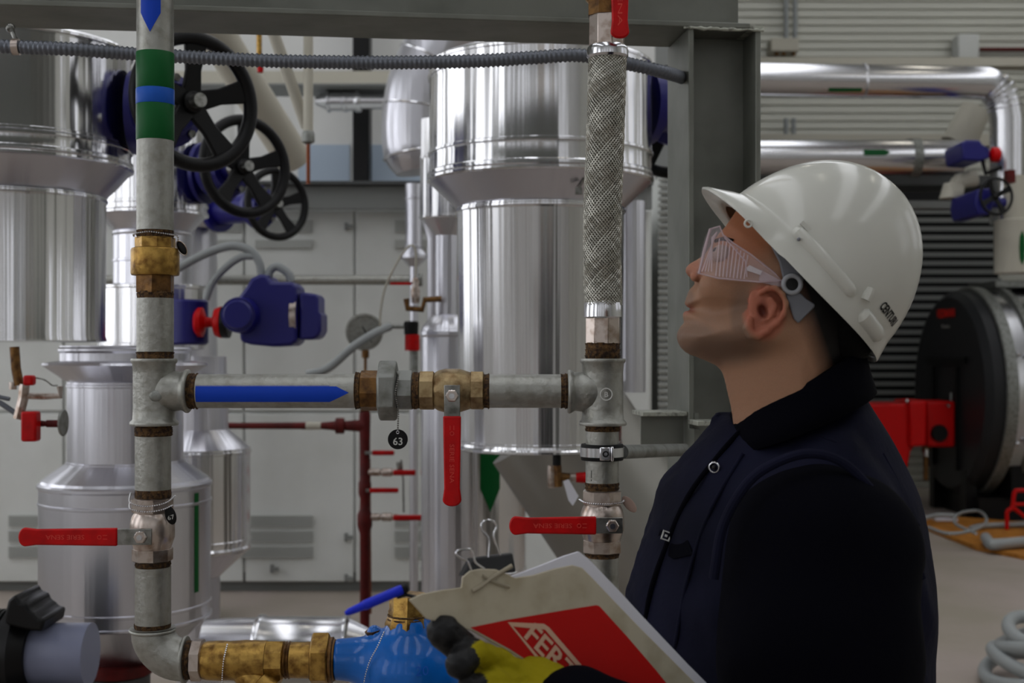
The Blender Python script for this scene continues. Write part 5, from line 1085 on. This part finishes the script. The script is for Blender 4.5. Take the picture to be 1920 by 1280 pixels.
# ---- gloves
Yg_ = 1.20; sg = Yg_/F
def glove(fingers, palm, wrist, blacks, name, h=.0017):
    def f(*G):
        d = ell(G, palm[0], palm[1], palm[2] if len(palm) > 2 else None); d = smin(d, cap(G, palm[0], wrist[0], wrist[1], wrist[2]), .015)
        for ch, rs in fingers:
            e = None
            for i in range(len(ch)-1):
                c = cap(G, ch[i], ch[i+1], rs[i], rs[i+1]); e = c if e is None else smin(e, c, .003)
            d = smin(d, e, .0045)
        return d+.0006*np.sin(G[0]*420+np.sin(G[2]*300)*1.2)*np.sin(G[2]*260+G[1]*300)
    a = np.array([p for ch,_ in fingers for p in ch]+[palm[0], wrist[0]]); r = .06
    m_ = surfnet(f, a.min(0)-r, a.max(0)+r, h, 1)
    for i, q in enumerate(m_.f):
        v = Vector(m_.v[q[0]])
        for c, rad in blacks:
            if (v-Vector(c)).length < rad: m_.mi[i] = 1
    return m_.build(name, [glovey, gloveb], person, ang=80)
g = lambda a, b, dy=0: q3(a,b,Yg_,dy)
fg = [([g(936,1322,.05), g(872,1236,.032), g(830,1192,.018)], [.0155,.0155,.0165]),
      ([g(990,1300,.05), g(934,1260,.042), g(888,1230,.016), g(862,1244,-.002)], [.0135,.0125,.0125,.0135]),
      ([g(994,1318,.05), g(930,1288,.02), g(878,1288,-.002)], [.0135,.012,.0108]),
      ([g(996,1316,.02), g(924,1308,-.002), g(880,1324,-.006)], [.013,.0115,.0105]),
      ([g(1004,1345,.02), g(944,1350,.0), g(906,1358,.0)], [.0115,.0105,.0095])]
glove(fg, (g(998,1334,.06), (.040,.019,.032)), (q3(1075,1345,1.225), .034, .036),
      [(g(830,1192,.018), .028), (g(854,1214,.022), .023), (g(862,1244,-.002), .019), (g(876,1286,-.002), .019), (g(878,1324,-.006), .02), (g(906,1358,.0), .02)], 'glove')
w2 = Vector((.22,1.6,.83)); f2 = []
for k in range(4):
    b0 = w2+Vector((-.028+.018*k,.0,-.05)); f2.append(([tuple(b0), tuple(b0+Vector((-.004,.01,-.038))), tuple(b0+Vector((-.006,.03,-.062+.004*abs(k-1))))], [.0115,.0105,.0095]))
f2.append(([tuple(w2+Vector((-.035,.0,-.02))), tuple(w2+Vector((-.058,.012,-.045))), tuple(w2+Vector((-.06,.025,-.07)))], [.013,.012,.0105]))
glove(f2, (tuple(w2+Vector((0,0,-.025))), (.042,.018,.045)), ((.24,1.62,.90), .032, .034), [(tuple(w2+Vector((0,.03,-.12))), .05)], 'glove', .0025)

# ================================================================ folder, clip, pen
FA, FB, FC = P(768,1122,1.20), P(1088,1058,1.30), P(1310,1285,1.36)
fn = (FB-FA).cross(FC-FA).normalized()
if fn.y > 0: fn = -fn
def fp(px, py, out=0.0):
    """point of the folder's plane seen at this pixel"""
    o = Vector((0,0,CZ)); d = P(px,py,1.0)-o; t = (FA+fn*out-o).dot(fn)/d.dot(fn); return o+d*t
t = thing('folder', fp(1050,1200), 'worn cream folder with red print and loose papers held up by the gloved hand', 'folder')
cover = [(768,1124),(792,1113),(830,1106),(866,1101),(868,1082),(882,1070),(902,1066),(930,1067),(952,1076),(966,1083),(1000,1078),(1040,1066),(1074,1059),(1092,1064),(1112,1084),(1150,1124),(1200,1176),(1260,1236),(1320,1296),(1340,1330),(1130,1330),(1052,1284),(957,1222),(884,1182),(838,1170),(800,1160)]
m_ = MB(); m_.prism([fp(*p, .0) for p in cover], -fn, .003); cv = m_.build('cover', coverm, t, bevel=.0008)
m_ = MB(); m_.prism([fp(a,b,-.0035) for a,b in ((960,1080),(1010,1062),(1060,1042),(1086,1034),(1104,1048),(1160,1106),(1200,1150),(1290,1245),(1345,1300),(1340,1330),(1130,1330),(900,1180),(880,1100))], -fn, .004); m_.build('papers', paperm, t)
m_ = MB(); m_.prism([fp(a,b,-.008) for a,b in ((985,1078),(1030,1058),(1078,1038),(1092,1040),(1160,1112),(1250,1206),(1330,1290),(1340,1330),(1130,1330),(900,1180),(890,1110))], -fn, .003); m_.build('loose_sheets', paperm, t)
m_ = MB(); m_.prism([fp(a,b,.0004) for a,b in ((882,1176),(950,1162),(1050,1145),(1118,1134),(1124,1136),(1175,1192),(1230,1256),(1262,1296),(1275,1325),(1128,1325),(1048,1276),(957,1217))], -fn, .0005); rp = m_.build('red_print', coverr, cv)
m_ = MB()
for pp in ([(952,1166),(1020,1169),(1030,1176),(1128,1290),(1118,1290),(1022,1180),(962,1174)],[(952,1166),(962,1174),(1052,1280),(1040,1276)]): m_.prism([fp(a,b,.0008) for a,b in pp], -fn, .0005)
m_.build('print_border', coverw, rp)
q0, q1 = fp(990,1178,.0010), fp(1078,1272,.0010); r_ = (q1-q0).normalized(); u_ = fn.cross(r_)*-1
if u_.z < 0: u_ = -u_
u_ = (fp(1030,1176,.001)-fp(975,1188,.001)).normalized(); u_ = (u_-r_*r_.dot(u_)).normalized()
m_ = MB(); m_.text('FERT', q0.lerp(q1,.5)-fn*-.0002, r_, u_, .026, fit=(q1-q0).length*.95, bold=.02); m_.build('print_letters', coverw, rp, smooth=False)
m_ = MB(); m_.prism([fp(a,b,.0008) for a,b in ((908,1088),(918,1086),(920,1091),(910,1094))], -fn, .0004); m_.build('punched_hole', blackp, cv)
m_ = MB(); m_.tube(spl([fp(960,1060,.004),fp(940,1072,.002),fp(918,1086,.001),fp(900,1100,.001),fp(885,1108,.001)],4), .0022, 8); m_.tube(spl([fp(905,1078,.001),fp(925,1090,.001),fp(955,1100,.001)],4), .0016, 8); m_.build('cord_fastener', mat('grubby cord',(150,142,124),.8), cv)
t = thing('binder_clip', fp(925,1070,-.01), 'black binder clip with two wire handles gripping the top of the folder', 'clip')
b = -.012
m_ = MB(); pr_ = [fp(886,1046,b-.006),fp(962,1036,b-.006),fp(969,1072,b+.004),fp(868,1080,b+.004)]; m_.prism(pr_, -fn, .012); m_.build('jaw', blackp, t, bevel=.002)
def wire(pts, r=.0011): m_ = MB(); m_.tube(spl(pts,6), r, 8); m_.build('wire_handle', chrome, t)
wire([fp(916,1044,.0),fp(917,1012,.0),fp(905,995,.0),fp(903,982,.0),fp(912,975,.0),fp(926,978,.0),fp(931,988,.0),fp(926,1006,.0),fp(938,1040,.0)])
wire([fp(884,1068,.006),fp(876,1052,.006),fp(858,1042,.006),fp(856,1034,.006),fp(866,1030,.006),fp(882,1030,.006),fp(888,1040,.006),fp(892,1054,.006),fp(908,1066,.006)])
t = thing('ballpoint_pen', P(705,1150,1.205), 'blue ballpoint pen clipped at the left corner of the folder', 'pen')
pa, pb = P(647,1150,1.195), P(762,1101,1.215); dd = pb-pa; L = dd.length
m_ = MB(); m_.lathe([(0,.0018),(.004,.0034),(L*.3,.0042),(L*.31,.0048),(L*.9,.0048),(L*.93,.0042),(L,.004)], pa, dd, 20); m_.build('barrel', penb, t)
m_ = MB(); m_.lathe([(L*.93,.0049),(L*1.0,.0049),(L*1.02,.003)], pa, dd, 20); m_.build('end_cap', blackp, t)
m_ = MB(); m_.tube([pa.lerp(pb,.84)-Vector((0,.0,.0055)), pa.lerp(pb,1.0)-Vector((0,0,.007)), fp(790,1122,-.003)], .0018, 8); m_.build('pocket_clip', blackp, t)
